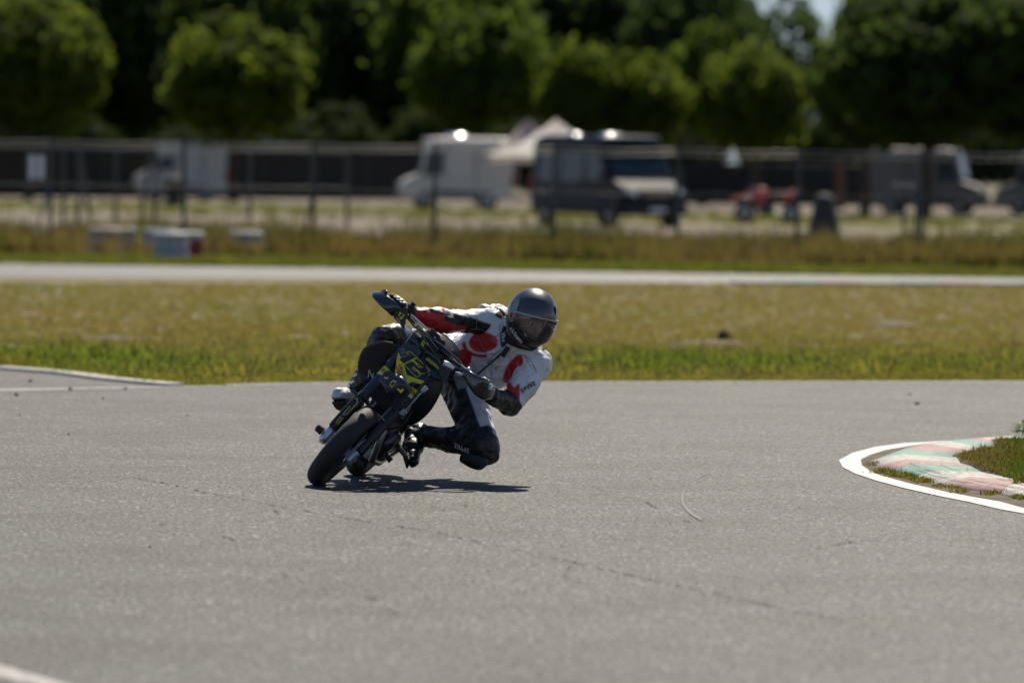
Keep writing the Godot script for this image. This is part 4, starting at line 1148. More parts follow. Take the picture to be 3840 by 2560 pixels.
	s = st(); tube(s, [B(1555, 1222, -0.22), B(1660, 1300, -0.2), B(1730, 1362, -0.22)], 0.007, 8); part("crossbar", s, M.dark_metal)
	# dash box and warning lights
	s = st(); box(s, Transform3D(Basis(Vector3.BACK, -0.05) * Basis(Vector3.RIGHT, -0.35), B(1622, 1280, -0.24)), Vector3(0.115, 0.09, 0.05), 0.012); var dash := part("dash_box", s, M.matt_black)
	s = st(); box(s, Transform3D(Basis(Vector3.BACK, -0.05) * Basis(Vector3.RIGHT, -0.35), B(1632, 1250, -0.245)), Vector3(0.06, 0.014, 0.03), 0.003); part("dash_lid", s, M.black, dash)
	s = st(); tube(s, [B(1586, 1276, -0.16), B(1602, 1294, -0.16)], 0.006, 8); part("lime_sleeve", s, M.lime)
	s = st(); tube(s, [B(1580, 1284, -0.15), B(1588, 1298, -0.15)], 0.0045, 8); part("lime_sleeve", s, M.yellow)
	for q in [[1540, 1178, 1600, 1232], [1700, 1345, 1770, 1402]]:
		s = st(); tube(s, [B(q[0], q[1], -0.23), B(q[2], q[3], -0.22)], 0.005, 8); part("lever", s, M.silver)
	for q in [[1562, 1218, 0.011], [1757, 1384, 0.011], [1630, 1266, 0.006], [1470, 1150, 0.006]]:
		s = st(); blob(s, Transform3D(Basis().scaled(Vector3.ONE * q[2]), B(q[0], q[1], -0.22))); part("bar_bolt", s, M.silver)
	# reservoir plates, pale
	s = st(); sweep(s, [B(1518, 1222, -0.2), B(1532, 1240, -0.2), B(1536, 1252, -0.2)], Vector3(1, 0, 0), [0.010, 0.020, 0.015], [0.006, 0.007, 0.006]); part("master_cylinder", s, M.silver)
	s = st(); sweep(s, [B(1662, 1362, -0.2), B(1682, 1372, -0.2), B(1702, 1382, -0.2)], Vector3(0, 1, 0), [0.016, 0.018, 0.010], [0.007, 0.007, 0.006]); part("master_cylinder", s, M.silver)
	# ---- hand guards: shells in front of both hands
	s = st(); sweep(s, [B(1405, 1098, -0.30), B(1416, 1106, -0.25), B(1434, 1121, -0.22), B(1458, 1143, -0.20), B(1482, 1163, -0.20), B(1502, 1184, -0.22), B(1516, 1216, -0.24)], Vector3(1, 1.1, 0.0), [0.018, 0.031, 0.033, 0.033, 0.030, 0.022, 0.008], [0.007, 0.010, 0.011, 0.011, 0.010, 0.008, 0.004], 18, 0.8)
	var hg := part("hand_guard", s, M.gloss_black)
	s = st(); sweep(s, [B(1428, 1094, -0.31), B(1436, 1094, -0.27), B(1440, 1104, -0.24)], Vector3(0.2, 1, 0), [0.010, 0.020, 0.026], [0.004, 0.006, 0.006]); part("guard_lip", s, M.black, hg)
	s = st(); slab(s, [B(1486, 1164, -0.2), B(1522, 1150, -0.2), B(1530, 1172, -0.2), B(1520, 1206, -0.2), B(1516, 1236, -0.2), B(1498, 1214, -0.2), B(1476, 1190, -0.2)], Vector3(0, 0, 1), 0.008)
	part("guard_panel", s, M.black, hg)
	s = st(); slab(s, [B(1497, 1194, -0.19), B(1513, 1193, -0.19), B(1505, 1197, -0.19), B(1496, 1197, -0.19)], Vector3(0, 0, 1), 0.0015); part("graphic", s, M.yellow, hg)
	s = st(); slab(s, [B(1484, 1189, -0.19), B(1491, 1194, -0.19), B(1504, 1214, -0.19), B(1498, 1211, -0.19)], Vector3(0, 0, 1), 0.0015); part("graphic", s, mat(0.5, 0.58, 0.66, 0.3), hg)
	text(hg, "12", B(1503, 1182, -0.188), B(1512, 1190, -0.19) - B(1496, 1178, -0.19), Vector3(0, 0, 1), 0.024, M.yellow)
	s = st(); blob(s, Transform3D(Basis().scaled(Vector3(0.024, 0.012, 0.012)), B(1466, 1172, -0.22))); part("bar_end", s, M.matt_black)
	s = st(); box(s, Transform3D(Basis(Vector3.BACK, 0.1), B(1546, 1146, -0.24)), Vector3(0.024, 0.036, 0.02), 0.005); part("switch_block", s, M.matt_black)
	s = st(); tube(s, [B(1546, 1150, -0.25), B(1538, 1180, -0.26), B(1532, 1192, -0.27)], 0.006, 8); part("switch_stem", s, M.matt_black)
	s = st(); sweep(s, [B(1702, 1384, -0.20), B(1726, 1392, -0.16), B(1752, 1406, -0.13), B(1774, 1428, -0.11), B(1800, 1450, -0.11), B(1826, 1464, -0.14), B(1850, 1470, -0.20)], Vector3(-0.5, 1, 0), [0.008, 0.018, 0.026, 0.036, 0.048, 0.050, 0.035], [0.005, 0.008, 0.010, 0.012, 0.013, 0.013, 0.008], 18, 0.8)
	var hg2 := part("hand_guard", s, M.gloss_black)
	s = st(); sweep(s, [B(1708, 1394, -0.145), B(1722, 1400, -0.13), B(1736, 1408, -0.125)], Vector3(-0.5, 1, 0), [0.002, 0.006, 0.001], [0.002, 0.003, 0.001]); part("graphic", s, M.white_plastic, hg2)
	s = st(); blob(s, Transform3D(Basis().scaled(Vector3(0.017, 0.017, 0.003)), B(1838, 1452, -0.125)), 18); part("guard_badge", s, mat(0.1, 0.42, 0.3, 0.4), hg2)
	s = st(); blob(s, Transform3D(Basis().scaled(Vector3(0.009, 0.012, 0.003)), B(1842, 1454, -0.120)), 18); part("guard_badge", s, M.white_plastic, hg2)
	# ---- shrouds, tank, frame, engine
	s = st(); sweep(s, [B(1500, 1302, -0.22), B(1470, 1303, -0.24), B(1436, 1312, -0.26), B(1400, 1345, -0.30), B(1384, 1385, -0.34), B(1386, 1425, -0.36), B(1402, 1462, -0.36)], Vector3(0.75, -0.5, -0.2), [0.012, 0.03, 0.05, 0.075, 0.075, 0.05, 0.008], [0.004, 0.006, 0.007, 0.008, 0.008, 0.007, 0.004], 14, 0.75)
	var shl := part("radiator_shroud", s, M.black)
	text(shl, "N", B(1391, 1402, -0.325), Vector3(0.8, 0.5, 0), Vector3(-0.2, 0, 1), 0.04, mat(0.5, 0.5, 0.4, 0.4), false)
	s = st(); sweep(s, [B(1610, 1392, -0.20), B(1622, 1430, -0.20), B(1610, 1480, -0.20), B(1580, 1530, -0.22), B(1545, 1570, -0.26), B(1530, 1590, -0.28)], Vector3(1, 0.2, -0.25), [0.045, 0.055, 0.048, 0.045, 0.035, 0.012], [0.008, 0.010, 0.010, 0.010, 0.009, 0.005], 14, 0.75)
	part("radiator_shroud", s, M.black)
	s = st(); sweep(s, [Vector3(0.02, 0.80, -0.22), Vector3(0.02, 0.86, -0.34), Vector3(0.0, 0.84, -0.5), Vector3(0, 0.72, -0.62)], Vector3.RIGHT, [0.05, 0.10, 0.11, 0.07], [0.05, 0.08, 0.09, 0.05]); part("tank", s, M.black)
	s = st(); sweep(s, [Vector3(0, 0.78, -0.52), Vector3(0, 0.76, -0.75), Vector3(0, 0.80, -1.0), Vector3(0, 0.84, -1.2)], Vector3.RIGHT, [0.07, 0.10, 0.10, 0.06], [0.04, 0.04, 0.035, 0.015]); part("seat", s, M.matt_black)
	s = st(); sweep(s, [Vector3(0, 0.74, -0.85), Vector3(0, 0.80, -1.15), Vector3(0, 0.86, -1.38)], Vector3.RIGHT, [0.09, 0.10, 0.06], [0.03, 0.03, 0.012]); part("tail", s, M.black)
	for sd in [-1, 1]:
		s = st(); tube(s, [Vector3(sd * 0.03, 0.80, -0.22), Vector3(sd * 0.09, 0.62, -0.4), Vector3(sd * 0.1, 0.42, -0.62), Vector3(sd * 0.09, 0.34, -0.66)], 0.018, 10); part("frame_rail", s, M.dark_metal)
		s = st(); tube(s, [Vector3(sd * 0.02, 0.66, -0.2), Vector3(sd * 0.05, 0.36, -0.3), Vector3(sd * 0.08, 0.22, -0.42), Vector3(sd * 0.09, 0.22, -0.62)], 0.014, 10); part("frame_rail", s, M.dark_metal)
		s = st(); sweep(s, [Vector3(sd * 0.09, 0.36, -0.64), Vector3(sd * 0.10, 0.30, -0.85), Vector3(sd * 0.09, 0.25, rz)], Vector3.UP, [0.035, 0.03, 0.025], [0.014, 0.013, 0.012]); part("swingarm", s, M.dark_metal)
	s = st(); box(s, Transform3D(Basis(Vector3.RIGHT, 0.25), Vector3(0, 0.36, -0.5)), Vector3(0.20, 0.22, 0.30), 0.05); var eng := part("engine", s, M.engine)
	s = st(); lathe(s, Transform3D(Basis(Vector3.UP, PI / 2), Vector3(0.11, 0.32, -0.5)), [[0.085, -0.03], [0.09, 0.0], [0.075, 0.025], [0.02, 0.03]], 24); part("clutch_cover", s, M.dark_metal, eng)
	for k in 7:
		s = st(); box(s, Transform3D(Basis(Vector3.RIGHT, 0.25), Vector3(0, 0.47 + k * 0.017, -0.42 + k * 0.004)), Vector3(0.15, 0.007, 0.16), 0.002); part("cooling_fin", s, M.engine, eng)
	s = st(); box(s, Transform3D(Basis(Vector3.RIGHT, -0.3), Vector3(0.0, 0.58, -0.25)), Vector3(0.19, 0.19, 0.04), 0.01); var rad := part("radiator", s, M.matt_black)
	for k in 9:
		s = st(); box(s, Transform3D(Basis(Vector3.RIGHT, -0.3), Vector3(0.0, 0.505 + k * 0.019, -0.227 - 0.006 * k)), Vector3(0.165, 0.004, 0.006)); part("radiator_fin", s, M.dark_metal, rad)
	# exhaust, catch tank, pegs
	s = st(); tube(s, [Vector3(0.05, 0.46, -0.32), Vector3(0.09, 0.36, -0.24), Vector3(0.12, 0.24, -0.3), Vector3(0.13, 0.22, -0.5), Vector3(0.13, 0.30, -0.8)], [0.016, 0.017, 0.018, 0.018, 0.02], 12); part("exhaust_pipe", s, M.steel)
	var ca := B(1398, 1684, -0.38); var cbx := B(1372, 1712, -0.38)
	s = st(); tube(s, [ca, ca.lerp(cbx, 0.2), ca.lerp(cbx, 0.24), cbx, cbx + (cbx - ca) * 0.1], [0.022, 0.025, 0.023, 0.023, 0.016], 18); part("catch_bottle", s, M.beige)
	for q in [[1445, 1706, 1466, 1728, -0.55, 0.012]]:
		s = st(); tube(s, [B(q[0], q[1], q[4]), B(q[2], q[3], q[4])], [q[5] * 0.8, q[5] * 1.3], 10); part("axle_peg", s, M.matt_black)
	s = st(); sweep(s, [Vector3(0.12, 0.34, -0.6), B(1505, 1690, -0.6), B(1525, 1712, -0.6)], Vector3(0, 0, 1), [0.02, 0.025, 0.025], [0.012, 0.012, 0.012]); part("foot_peg", s, M.dark_metal)
	s = st(); sweep(s, [Vector3(-0.12, 0.40, -0.6), Vector3(-0.22, 0.40, -0.62)], Vector3(0, 0, 1), [0.02, 0.025], [0.012, 0.012]); part("foot_peg", s, M.dark_metal)
	s = st(); lathe(s, Transform3D(Basis(Vector3.UP, PI / 2), Vector3(-0.075, 0.25, rz)), [[0.05, -0.003], [0.085, -0.003], [0.088, 0.003], [0.05, 0.003]], 30, true); part("sprocket", s, M.steel)
	s = st(); tube(s, [Vector3(-0.078, 0.335, rz), Vector3(-0.078, 0.37, -0.62), Vector3(-0.078, 0.31, -0.6), Vector3(-0.078, 0.165, rz)], 0.007, 6); part("chain", s, M.steel)

# ------------------------------------------------------------------ rider: one skin from tapered bones
# bone: [a, b, radius a, radius b, id, flatten axis or null]
func nets(bones: Array, cell: float, k: float, paint: Callable, wrinkle: FastNoiseLite = null, amp := 0.0) -> Array:
	var blk := cell * 4.0
	var blocks := {}
	for bi in bones.size():
		var b = bones[bi]
		var rr: float = maxf(b[2], b[3]) + k + cell * 3.0
		var lo: Vector3 = (Vector3(minf(b[0].x, b[1].x), minf(b[0].y, b[1].y), minf(b[0].z, b[1].z)) - Vector3.ONE * rr) / blk
		var hi: Vector3 = (Vector3(maxf(b[0].x, b[1].x), maxf(b[0].y, b[1].y), maxf(b[0].z, b[1].z)) + Vector3.ONE * rr) / blk
		for x in range(floori(lo.x), floori(hi.x) + 1):
			for y in range(floori(lo.y), floori(hi.y) + 1):
				for z in range(floori(lo.z), floori(hi.z) + 1):
					var c := Vector3(x + 0.5, y + 0.5, z + 0.5) * blk
					if bone_d(b, c) < blk * 0.87 + k + cell * 2.0:
						var key := Vector3i(x, y, z)
						if not blocks.has(key): blocks[key] = []
						blocks[key].append(b)
	var verts := PackedVector3Array(); var nrms := PackedVector3Array(); var cols := PackedColorArray(); var idx := PackedInt32Array()
	var cells := {}
	var edges := []
	var f := PackedFloat32Array(); f.resize(125)
	for key in blocks:
		var list: Array = blocks[key]
		var mid := (Vector3(key) + Vector3.ONE * 0.5) * blk
		var dm := field(list, mid, k)
		if absf(dm) > blk * 0.95 + amp: continue
		var o := Vector3(key) * blk
		for x in 5:
			for y in 5:
				for z in 5:
					var p := o + Vector3(x, y, z) * cell
					var d := field(list, p, k)
					if wrinkle and absf(d) < 0.03: d += wrinkle.get_noise_3dv(p) * amp
					f[(x * 5 + y) * 5 + z] = d
		for x in 4:
			for y in 4:
				for z in 4:
					var n := (x * 5 + y) * 5 + z
					var v := [f[n], f[n + 25], f[n + 5], f[n + 30], f[n + 1], f[n + 26], f[n + 6], f[n + 31]]
					var inside := 0
					for q in 8:
						if v[q] < 0.0: inside += 1
					var g := Vector3i(key.x * 4 + x, key.y * 4 + y, key.z * 4 + z)
					if inside == 0 or inside == 8: continue
					# crossing point: average of the edge crossings
					var sum := Vector3.ZERO; var cnt := 0
					for e in EDGES:
						var a: float = v[e[0]]; var b: float = v[e[1]]
						if (a < 0.0) != (b < 0.0):
							var t := a / (a - b)
							sum += CORNER[e[0]].lerp(CORNER[e[1]], t); cnt += 1
					var p := (Vector3(g) + sum / cnt) * cell
					var grad := Vector3(v[1] + v[3] + v[5] + v[7] - v[0] - v[2] - v[4] - v[6], v[2] + v[3] + v[6] + v[7] - v[0] - v[1] - v[4] - v[5], v[4] + v[5] + v[6] + v[7] - v[0] - v[1] - v[2] - v[3]).normalized()
					cells[g] = verts.size()
					verts.append(p); nrms.append(grad)
					var near_b = null; var bd := 1e9
					for b in list:
						var dd := bone_d(b, p)
						if dd < bd: bd = dd; near_b = b
					var tx := grad.cross(Vector3(0.3, 0.8, 0.52)).normalized(); var ty := grad.cross(tx)
					var c0: Color = paint.call(near_b[4], p, grad)
					for o2 in [Vector2(0.55, 0.2), Vector2(-0.55, -0.2), Vector2(0.2, -0.55), Vector2(-0.2, 0.55)]:
						var c1: Color = paint.call(near_b[4], p + (tx * o2.x + ty * o2.y) * cell, grad)
						c0 += c1
					c0 /= 5.0
					cols.append(c0)
					if (v[0] < 0.0) != (v[1] < 0.0): edges.append([g, 0, v[0] < 0.0])
					if (v[0] < 0.0) != (v[2] < 0.0): edges.append([g, 1, v[0] < 0.0])
					if (v[0] < 0.0) != (v[4] < 0.0): edges.append([g, 2, v[0] < 0.0])
	for e in edges:
		var g: Vector3i = e[0]
		var u: Vector3i = [Vector3i(0, 1, 0), Vector3i(0, 0, 1), Vector3i(1, 0, 0)][e[1]]
		var w: Vector3i = [Vector3i(0, 0, 1), Vector3i(1, 0, 0), Vector3i(0, 1, 0)][e[1]]
		var a = cells.get(g - u - w); var b = cells.get(g - w); var c = cells.get(g); var d = cells.get(g - u)
		if a == null or b == null or c == null or d == null: continue
		if e[2]: idx.append_array(PackedInt32Array([a, c, b, a, d, c]))
		else: idx.append_array(PackedInt32Array([a, b, c, a, c, d]))
	return [verts, nrms, cols, idx]
const CORNER := [Vector3(0, 0, 0), Vector3(1, 0, 0), Vector3(0, 1, 0), Vector3(1, 1, 0), Vector3(0, 0, 1), Vector3(1, 0, 1), Vector3(0, 1, 1), Vector3(1, 1, 1)]
const EDGES := [[0, 1], [2, 3], [4, 5], [6, 7], [0, 2], [1, 3], [4, 6], [5, 7], [0, 4], [1, 5], [2, 6], [3, 7]]
func bone_d(b: Array, p: Vector3) -> float:
	var a: Vector3 = b[0]; var ab: Vector3 = b[1] - a
	var t: float = clampf((p - a).dot(ab) / maxf(ab.length_squared(), 1e-9), 0.0, 1.0)
	var q := p - a - ab * t
	if b.size() > 5 and b[5] != null:
		var n: Vector3 = b[5]
		q += n * q.dot(n) * b[6]
	return q.length() - lerpf(b[2], b[3], t)
func field(list: Array, p: Vector3, k: float) -> float:
	var d := 1e9
	for b in list:
		var e := bone_d(b, p)
		var h := maxf(k - absf(d - e), 0.0) / k
		d = minf(d, e) - h * h * k * 0.25
	return d
func commit(parts: Array) -> ArrayMesh:
	var verts := PackedVector3Array(); var nrms := PackedVector3Array(); var cols := PackedColorArray(); var idx := PackedInt32Array()
	for q in parts:
		var base := verts.size()
		verts.append_array(q[0]); nrms.append_array(q[1]); cols.append_array(q[2])
		for i in q[3]: idx.append(base + i)
	var arr := []; arr.resize(Mesh.ARRAY_MAX)
	arr[Mesh.ARRAY_VERTEX] = verts; arr[Mesh.ARRAY_NORMAL] = nrms; arr[Mesh.ARRAY_COLOR] = cols; arr[Mesh.ARRAY_INDEX] = idx
	var m := ArrayMesh.new(); m.add_surface_from_arrays(Mesh.PRIMITIVE_TRIANGLES, arr)
	return m

var zf := 0.0
func J(px: float, py: float, dz: float) -> Vector3: return wp(px, py, zf - dz)
const SUIT_W := Color(0.74, 0.74, 0.73)
const SUIT_R := Color(0.50, 0.02, 0.024)
const SUIT_K := Color(0.014, 0.014, 0.015)
const SUIT_G := Color(0.30, 0.31, 0.32)

func along(a: Vector3, b: Vector3, p: Vector3) -> float:
	var ab := b - a
	return (p - a).dot(ab) / ab.length_squared()
func inell(p: Vector3, c: Vector3, ax: Vector3, rx: float, ry: float, rz := 0.12) -> float:   # <1 inside; ax = long axis
	var n := Vector3(0.15, 0.1, 1).normalized()
	var x := (ax - n * ax.dot(n)).normalized(); var y := n.cross(x)
	var q := p - c
	return Vector3(q.dot(x) / rx, q.dot(y) / ry, q.dot(n) / rz).length()

func build_rider():
	zf = gp(1193, 1822).z
	var rider := thing("person", "person in white, red and black racing leathers and black helmet hanging off the motorcycle", "person", Vector3(gp(1700, 1822).x, 0, zf - 0.7))
	# ---- joints
	var pel := J(1722, 1372, 0.86); var waist := J(1772, 1336, 0.76); var chest := J(1872, 1290, 0.64); var neck := J(1948, 1282, 0.56)
	var shR := J(1832, 1200, 0.60); var elR := J(1684, 1206, 0.44); var wrR := J(1552, 1176, 0.34)
	var shL := J(2018, 1366, 0.56); var elL := J(1912, 1512, 0.46); var wrL := J(1842, 1486, 0.27)
	var hipR := J(1712, 1320, 0.90); var knR := J(1442, 1278, 0.60); var anR := J(1322, 1488, 0.78)
	var hipL := J(1722, 1420, 0.86); var knL := J(1812, 1668, 0.54); var anL := J(1558, 1628, 0.76)
	var toeR := J(1268, 1482, 0.58); var toeL := J(1550, 1730, 0.58)
	var up := Vector3.UP
	var cross := (shL - shR).normalized()
	var bones := [
		[pel, waist, 0.125, 0.115, "torso"], [waist, chest, 0.115, 0.125, "torso"], [chest, neck, 0.12, 0.075, "torso"],
		[shR.lerp(chest, 0.12), shL.lerp(chest, 0.12), 0.075, 0.075, "yoke"],
		[J(1790, 1275, 0.66), shR.lerp(chest, 0.25), 0.075, 0.082, "torso"], [J(1850, 1400, 0.66), shL.lerp(chest, 0.25), 0.085, 0.085, "torso"],
		[J(1860, 1175, 0.66), J(1930, 1215, 0.68), 0.05, 0.06, "yoke"],
		[shR, elR, 0.066, 0.052, "armR"], [elR, elR.lerp(wrR, 0.35), 0.053, 0.052, "foreR"], [elR.lerp(wrR, 0.35), wrR, 0.052, 0.038, "foreR"],
		[shL, shL.lerp(elL, 0.5), 0.070, 0.066, "armL"], [shL.lerp(elL, 0.5), elL, 0.066, 0.056, "armL"], [elL, wrL, 0.056, 0.040, "foreL"],
		[hipR, knR, 0.105, 0.072, "thighR"], [knR, knR.lerp(anR, 0.4), 0.070, 0.060, "shinR"], [knR.lerp(anR, 0.4), anR, 0.058, 0.046, "shinR"],
		[hipL, hipL.lerp(knL, 0.45), 0.120, 0.098, "thighL"], [hipL.lerp(knL, 0.45), knL, 0.098, 0.076, "thighL"],
		[knL, knL.lerp(anL, 0.42), 0.074, 0.060, "shinL"], [knL.lerp(anL, 0.42), anL, 0.058, 0.052, "shinL"],
		[anR, toeR, 0.050, 0.036, "footR"], [anR + Vector3(0.02, -0.03, -0.02), anR.lerp(toeR, 0.5) + Vector3(0, -0.03, 0), 0.038, 0.034, "footR"],
		[anL, anL.lerp(toeL, 0.5) + Vector3(-0.01, 0, 0), 0.054, 0.044, "footL"], [anL.lerp(toeL, 0.5) + Vector3(-0.01, 0, 0), toeL, 0.044, 0.032, "footL"],
	]
	# knuckle of the knee, boot collar, hump of the back, calf
	bones.append([J(1450, 1262, 0.56), J(1480, 1256, 0.62), 0.055, 0.06, "shinR"])
	bones.append([J(1790, 1712, 0.52), J(1842, 1712, 0.52), 0.050, 0.040, "kneeL"])
	var ribR := J(1870, 1178, 0.60); var ribL := J(2048, 1336, 0.58); var ribW := J(1728, 1288, 0.80)
	var redR := J(1812, 1284, 0.55); var redL := J(1922, 1392, 0.50); var redW := J(1738, 1342, 0.70)
	var lit := func(c: Color) -> Color: return c
	var paint := func(best: String, p: Vector3, n: Vector3) -> Color:
		match best:
			"torso", "yoke":
				if inell(p, ribR, Vector3(0.8, -0.5, 0), 0.050, 0.030) < 1.0 or inell(p, ribL, Vector3(0.35, -0.9, 0), 0.055, 0.026) < 1.0: return SUIT_K
				if inell(p, J(1893, 1258, 0.5), Vector3(0.15, 1, 0), 0.060, 0.022) < 1.0: return SUIT_K
				if inell(p, ribW, Vector3(0.7, 0.7, 0), 0.04, 0.032) < 1.0: return SUIT_K
				var e := inell(p, redR, Vector3(1, 0.02, 0), 0.076, 0.050)
				if e < 1.0: return SUIT_R
				if e > 1.22 and e < 1.5 and p.x < redR.x + 0.02 and p.y < redR.y: return SUIT_R
				if inell(p, redL, Vector3(0.45, 0.9, 0), 0.095, 0.034) < 1.0: return SUIT_R
				if inell(p, redW, Vector3(0.3, 1, 0), 0.06, 0.045) < 1.0 and e > 1.5: return SUIT_R
				return SUIT_W
			"armR", "foreR":
				var s := along(wrR, shR, p)                       # 0 wrist .. 1 shoulder
				var ax := (shR - wrR).normalized()
				var c := wrR.lerp(elR, clampf(along(wrR, elR, p), 0, 1)) if best == "foreR" else elR.lerp(shR, clampf(along(elR, shR, p), 0, 1))
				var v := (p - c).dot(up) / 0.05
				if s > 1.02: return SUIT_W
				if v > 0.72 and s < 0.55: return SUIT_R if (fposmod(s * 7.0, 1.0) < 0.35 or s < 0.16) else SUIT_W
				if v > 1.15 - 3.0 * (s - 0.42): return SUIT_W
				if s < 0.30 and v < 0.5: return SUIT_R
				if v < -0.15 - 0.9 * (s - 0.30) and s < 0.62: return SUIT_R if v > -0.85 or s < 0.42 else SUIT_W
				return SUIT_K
			"armL":
				var s := along(shL, elL, p)
				if s > 0.93: return SUIT_K
				if s > 0.70 + 0.05 * sin(p.x * 120.0) and p.x < elL.x + 0.05: return SUIT_R
				return SUIT_W
			"foreL": return SUIT_K
			"thighR":
				var s := along(hipR, knR, p)
				if s > 0.42: return SUIT_K
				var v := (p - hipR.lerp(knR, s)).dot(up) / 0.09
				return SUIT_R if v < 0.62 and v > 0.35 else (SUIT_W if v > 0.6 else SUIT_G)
			"thighL":
				var s := along(hipL, knL, p)
				var sidew := (knL - hipL).cross(Vector3.BACK).normalized()
				if sidew.x < 0: sidew = -sidew
				var v := (p - hipL.lerp(knL, clampf(s, 0, 1))).dot(sidew) / 0.09
				if s < 0.34 and v > -0.25: return SUIT_G if v < 0.45 else SUIT_W
				if s > 0.88: return SUIT_K
				return Color(0.60, 0.62, 0.64) if v > 0.22 else SUIT_K
			"footR":
				var s := along(anR, toeR, p)
				if s > 0.42 and p.y > anR.lerp(toeR, s).y - 0.014: return Color(0.66, 0.66, 0.65)
				return SUIT_K
		return SUIT_K
	var wr := FastNoiseLite.new(); wr.seed = 3; wr.frequency = 15.0; wr.fractal_octaves = 2
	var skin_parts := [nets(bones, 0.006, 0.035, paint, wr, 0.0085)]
	# ---- hands: palms and five bent fingers round each grip
	var grips := [[bt * B(1445, 1116, -0.33), bt * B(1530, 1188, -0.28), wrR, 1.0], [bt * B(1838, 1478, -0.31), bt * B(1790, 1430, -0.28), wrL, -1.0]]
	for g in grips:
		var gout: Vector3 = g[0]; var gin: Vector3 = g[1]
		var ax := (gin - gout).normalized()
		var mid := gout.lerp(gin, 0.42)
		var back: Vector3 = (g[2] - mid); back = (back - ax * back.dot(ax)).normalized()      # from grip to wrist
		var top := ax.cross(back).normalized()
		if top.dot(bt.basis.y) < 0: top = -top
		var palm := mid + back * 0.030 + top * 0.016
		var hb := [[palm - ax * 0.028, palm + ax * 0.030, 0.021, 0.020, "palm"], [palm, g[2], 0.024, 0.034, "cuff"], [palm + top * 0.010 - ax * 0.026, palm + top * 0.010 + ax * 0.024, 0.018, 0.017, "back"]]
		for k in 4:
			var c := mid + ax * lerpf(-0.036, 0.032, k / 3.0)
			var ln: float = [0.86, 0.98, 1.04, 0.96][k]
			var kn := c + back * 0.022 + top * 0.034 * ln
			var p1 := c - back * 0.020 * ln + top * 0.033
			var p2 := c - back * 0.030 * ln - top * 0.002
			var p3 := c - back * 0.012 - top * 0.024
			hb.append([c + back * 0.034 + top * 0.018, kn, 0.0105, 0.0115, "knuckle"])
			hb.append([kn, p1, 0.0105, 0.0100, "finger"]); hb.append([p1, p2, 0.0098, 0.0092, "finger"]); hb.append([p2, p3, 0.0090, 0.0078, "finger"])
		var tb := palm + ax * 0.034 - top * 0.004
		hb.append([tb, tb + ax * 0.018 - back * 0.026 - top * 0.014, 0.0125, 0.0110, "thumb"])
		hb.append([tb + ax * 0.018 - back * 0.026 - top * 0.014, tb + ax * 0.004 - back * 0.052 - top * 0.022, 0.0108, 0.0090, "thumb"])
		var hp := func(best: String, p: Vector3, n: Vector3) -> Color:
			if best == "back" or best == "palm": return SUIT_W if (p - palm).dot(top) > 0.004 else SUIT_K
			if best == "knuckle": return SUIT_W if (p - palm).dot(top) > 0.012 else SUIT_K
			return SUIT_K
		skin_parts.append(nets(hb, 0.0040, 0.008, hp))
	# ---- head and face inside the helmet
	var hc := J(1990, 1196, 0.47)
	var look := Vector3(0.42, -0.34, 0.86).normalized()
	var hup := Vector3(0.20, 0.97, 0.0); hup = (hup - look * hup.dot(look)).normalized()
	var hx := hup.cross(look).normalized()
	var ht := Transform3D(Basis(hx, hup, look), hc)
	var hd := func(x: float, y: float, z: float) -> Vector3: return ht * Vector3(x, y, z)
	var face := [[hd.call(0, 0.03, -0.02), hd.call(0, 0.02, 0.0), 0.088, 0.086, "skin"], [hd.call(0, -0.04, 0.03), hd.call(0, -0.07, 0.04), 0.062, 0.045, "skin"],
		[hd.call(0, 0.005, 0.084), hd.call(0, -0.028, 0.103), 0.009, 0.013, "skin"], [hd.call(-0.035, 0.022, 0.076), hd.call(0.035, 0.022, 0.076), 0.011, 0.011, "brow"],
		[hd.call(-0.02, -0.058, 0.085), hd.call(0.02, -0.058, 0.085), 0.007, 0.007, "lip"], [hd.call(0, -0.06, -0.02), neck, 0.055, 0.06, "neck"],
		[hd.call(-0.032, 0.004, 0.075), hd.call(-0.030, 0.004, 0.076), 0.0105, 0.0105, "eye"], [hd.call(0.032, 0.004, 0.075), hd.call(0.030, 0.004, 0.076), 0.0105, 0.0105, "eye"],
		[hd.call(-0.088, 0.0, -0.01), hd.call(-0.088, -0.03, -0.008), 0.014, 0.012, "skin"], [hd.call(0.088, 0.0, -0.01), hd.call(0.088, -0.03, -0.008), 0.014, 0.012, "skin"]]
	var fp := func(best: String, p: Vector3, n: Vector3) -> Color:
		match best:
			"lip": return Color(0.36, 0.14, 0.12)
			"brow": return Color(0.10, 0.06, 0.04) if (ht.affine_inverse() * p).y > 0.022 else Color(0.45, 0.27, 0.20)
			"eye": return Color(0.05, 0.04, 0.035) if absf(absf((ht.affine_inverse() * p).x) - 0.031) < 0.005 else Color(0.6, 0.58, 0.55)
			"neck": return SUIT_K
		return Color(0.06, 0.04, 0.03) if (ht.affine_inverse() * p).y > 0.085 else Color(0.47, 0.29, 0.215)
	skin_parts.append(nets(face, 0.0045, 0.012, fp))
	var leather := vertex_mat(0.42)
	leather.normal_enabled = true; leather.normal_texture = noise_tex(55, 0.09, [], 256, FastNoiseLite.TYPE_SIMPLEX, 4, 3.0); leather.normal_scale = 0.35
	leather.uv1_triplanar = true; leather.uv1_scale = Vector3.ONE * 9.0
	var body := put("body", commit(skin_parts), leather, rider)
	body.position = -rider.position
	var add := func(called: String, s: SurfaceTool, m: Material, parent: Node3D) -> MeshInstance3D:
		var o := put(called, done(s), m, parent)
		if parent == rider: o.position = -rider.position
		return o
	# ---- helmet: shell with an eye port, visor, vents, chin strip
	var hm := Node3D.new(); hm.name = "helmet"; rider.add_child(hm); hm.position = -rider.position
	hm.set_meta("label", "glossy black full-face helmet with clear visor")
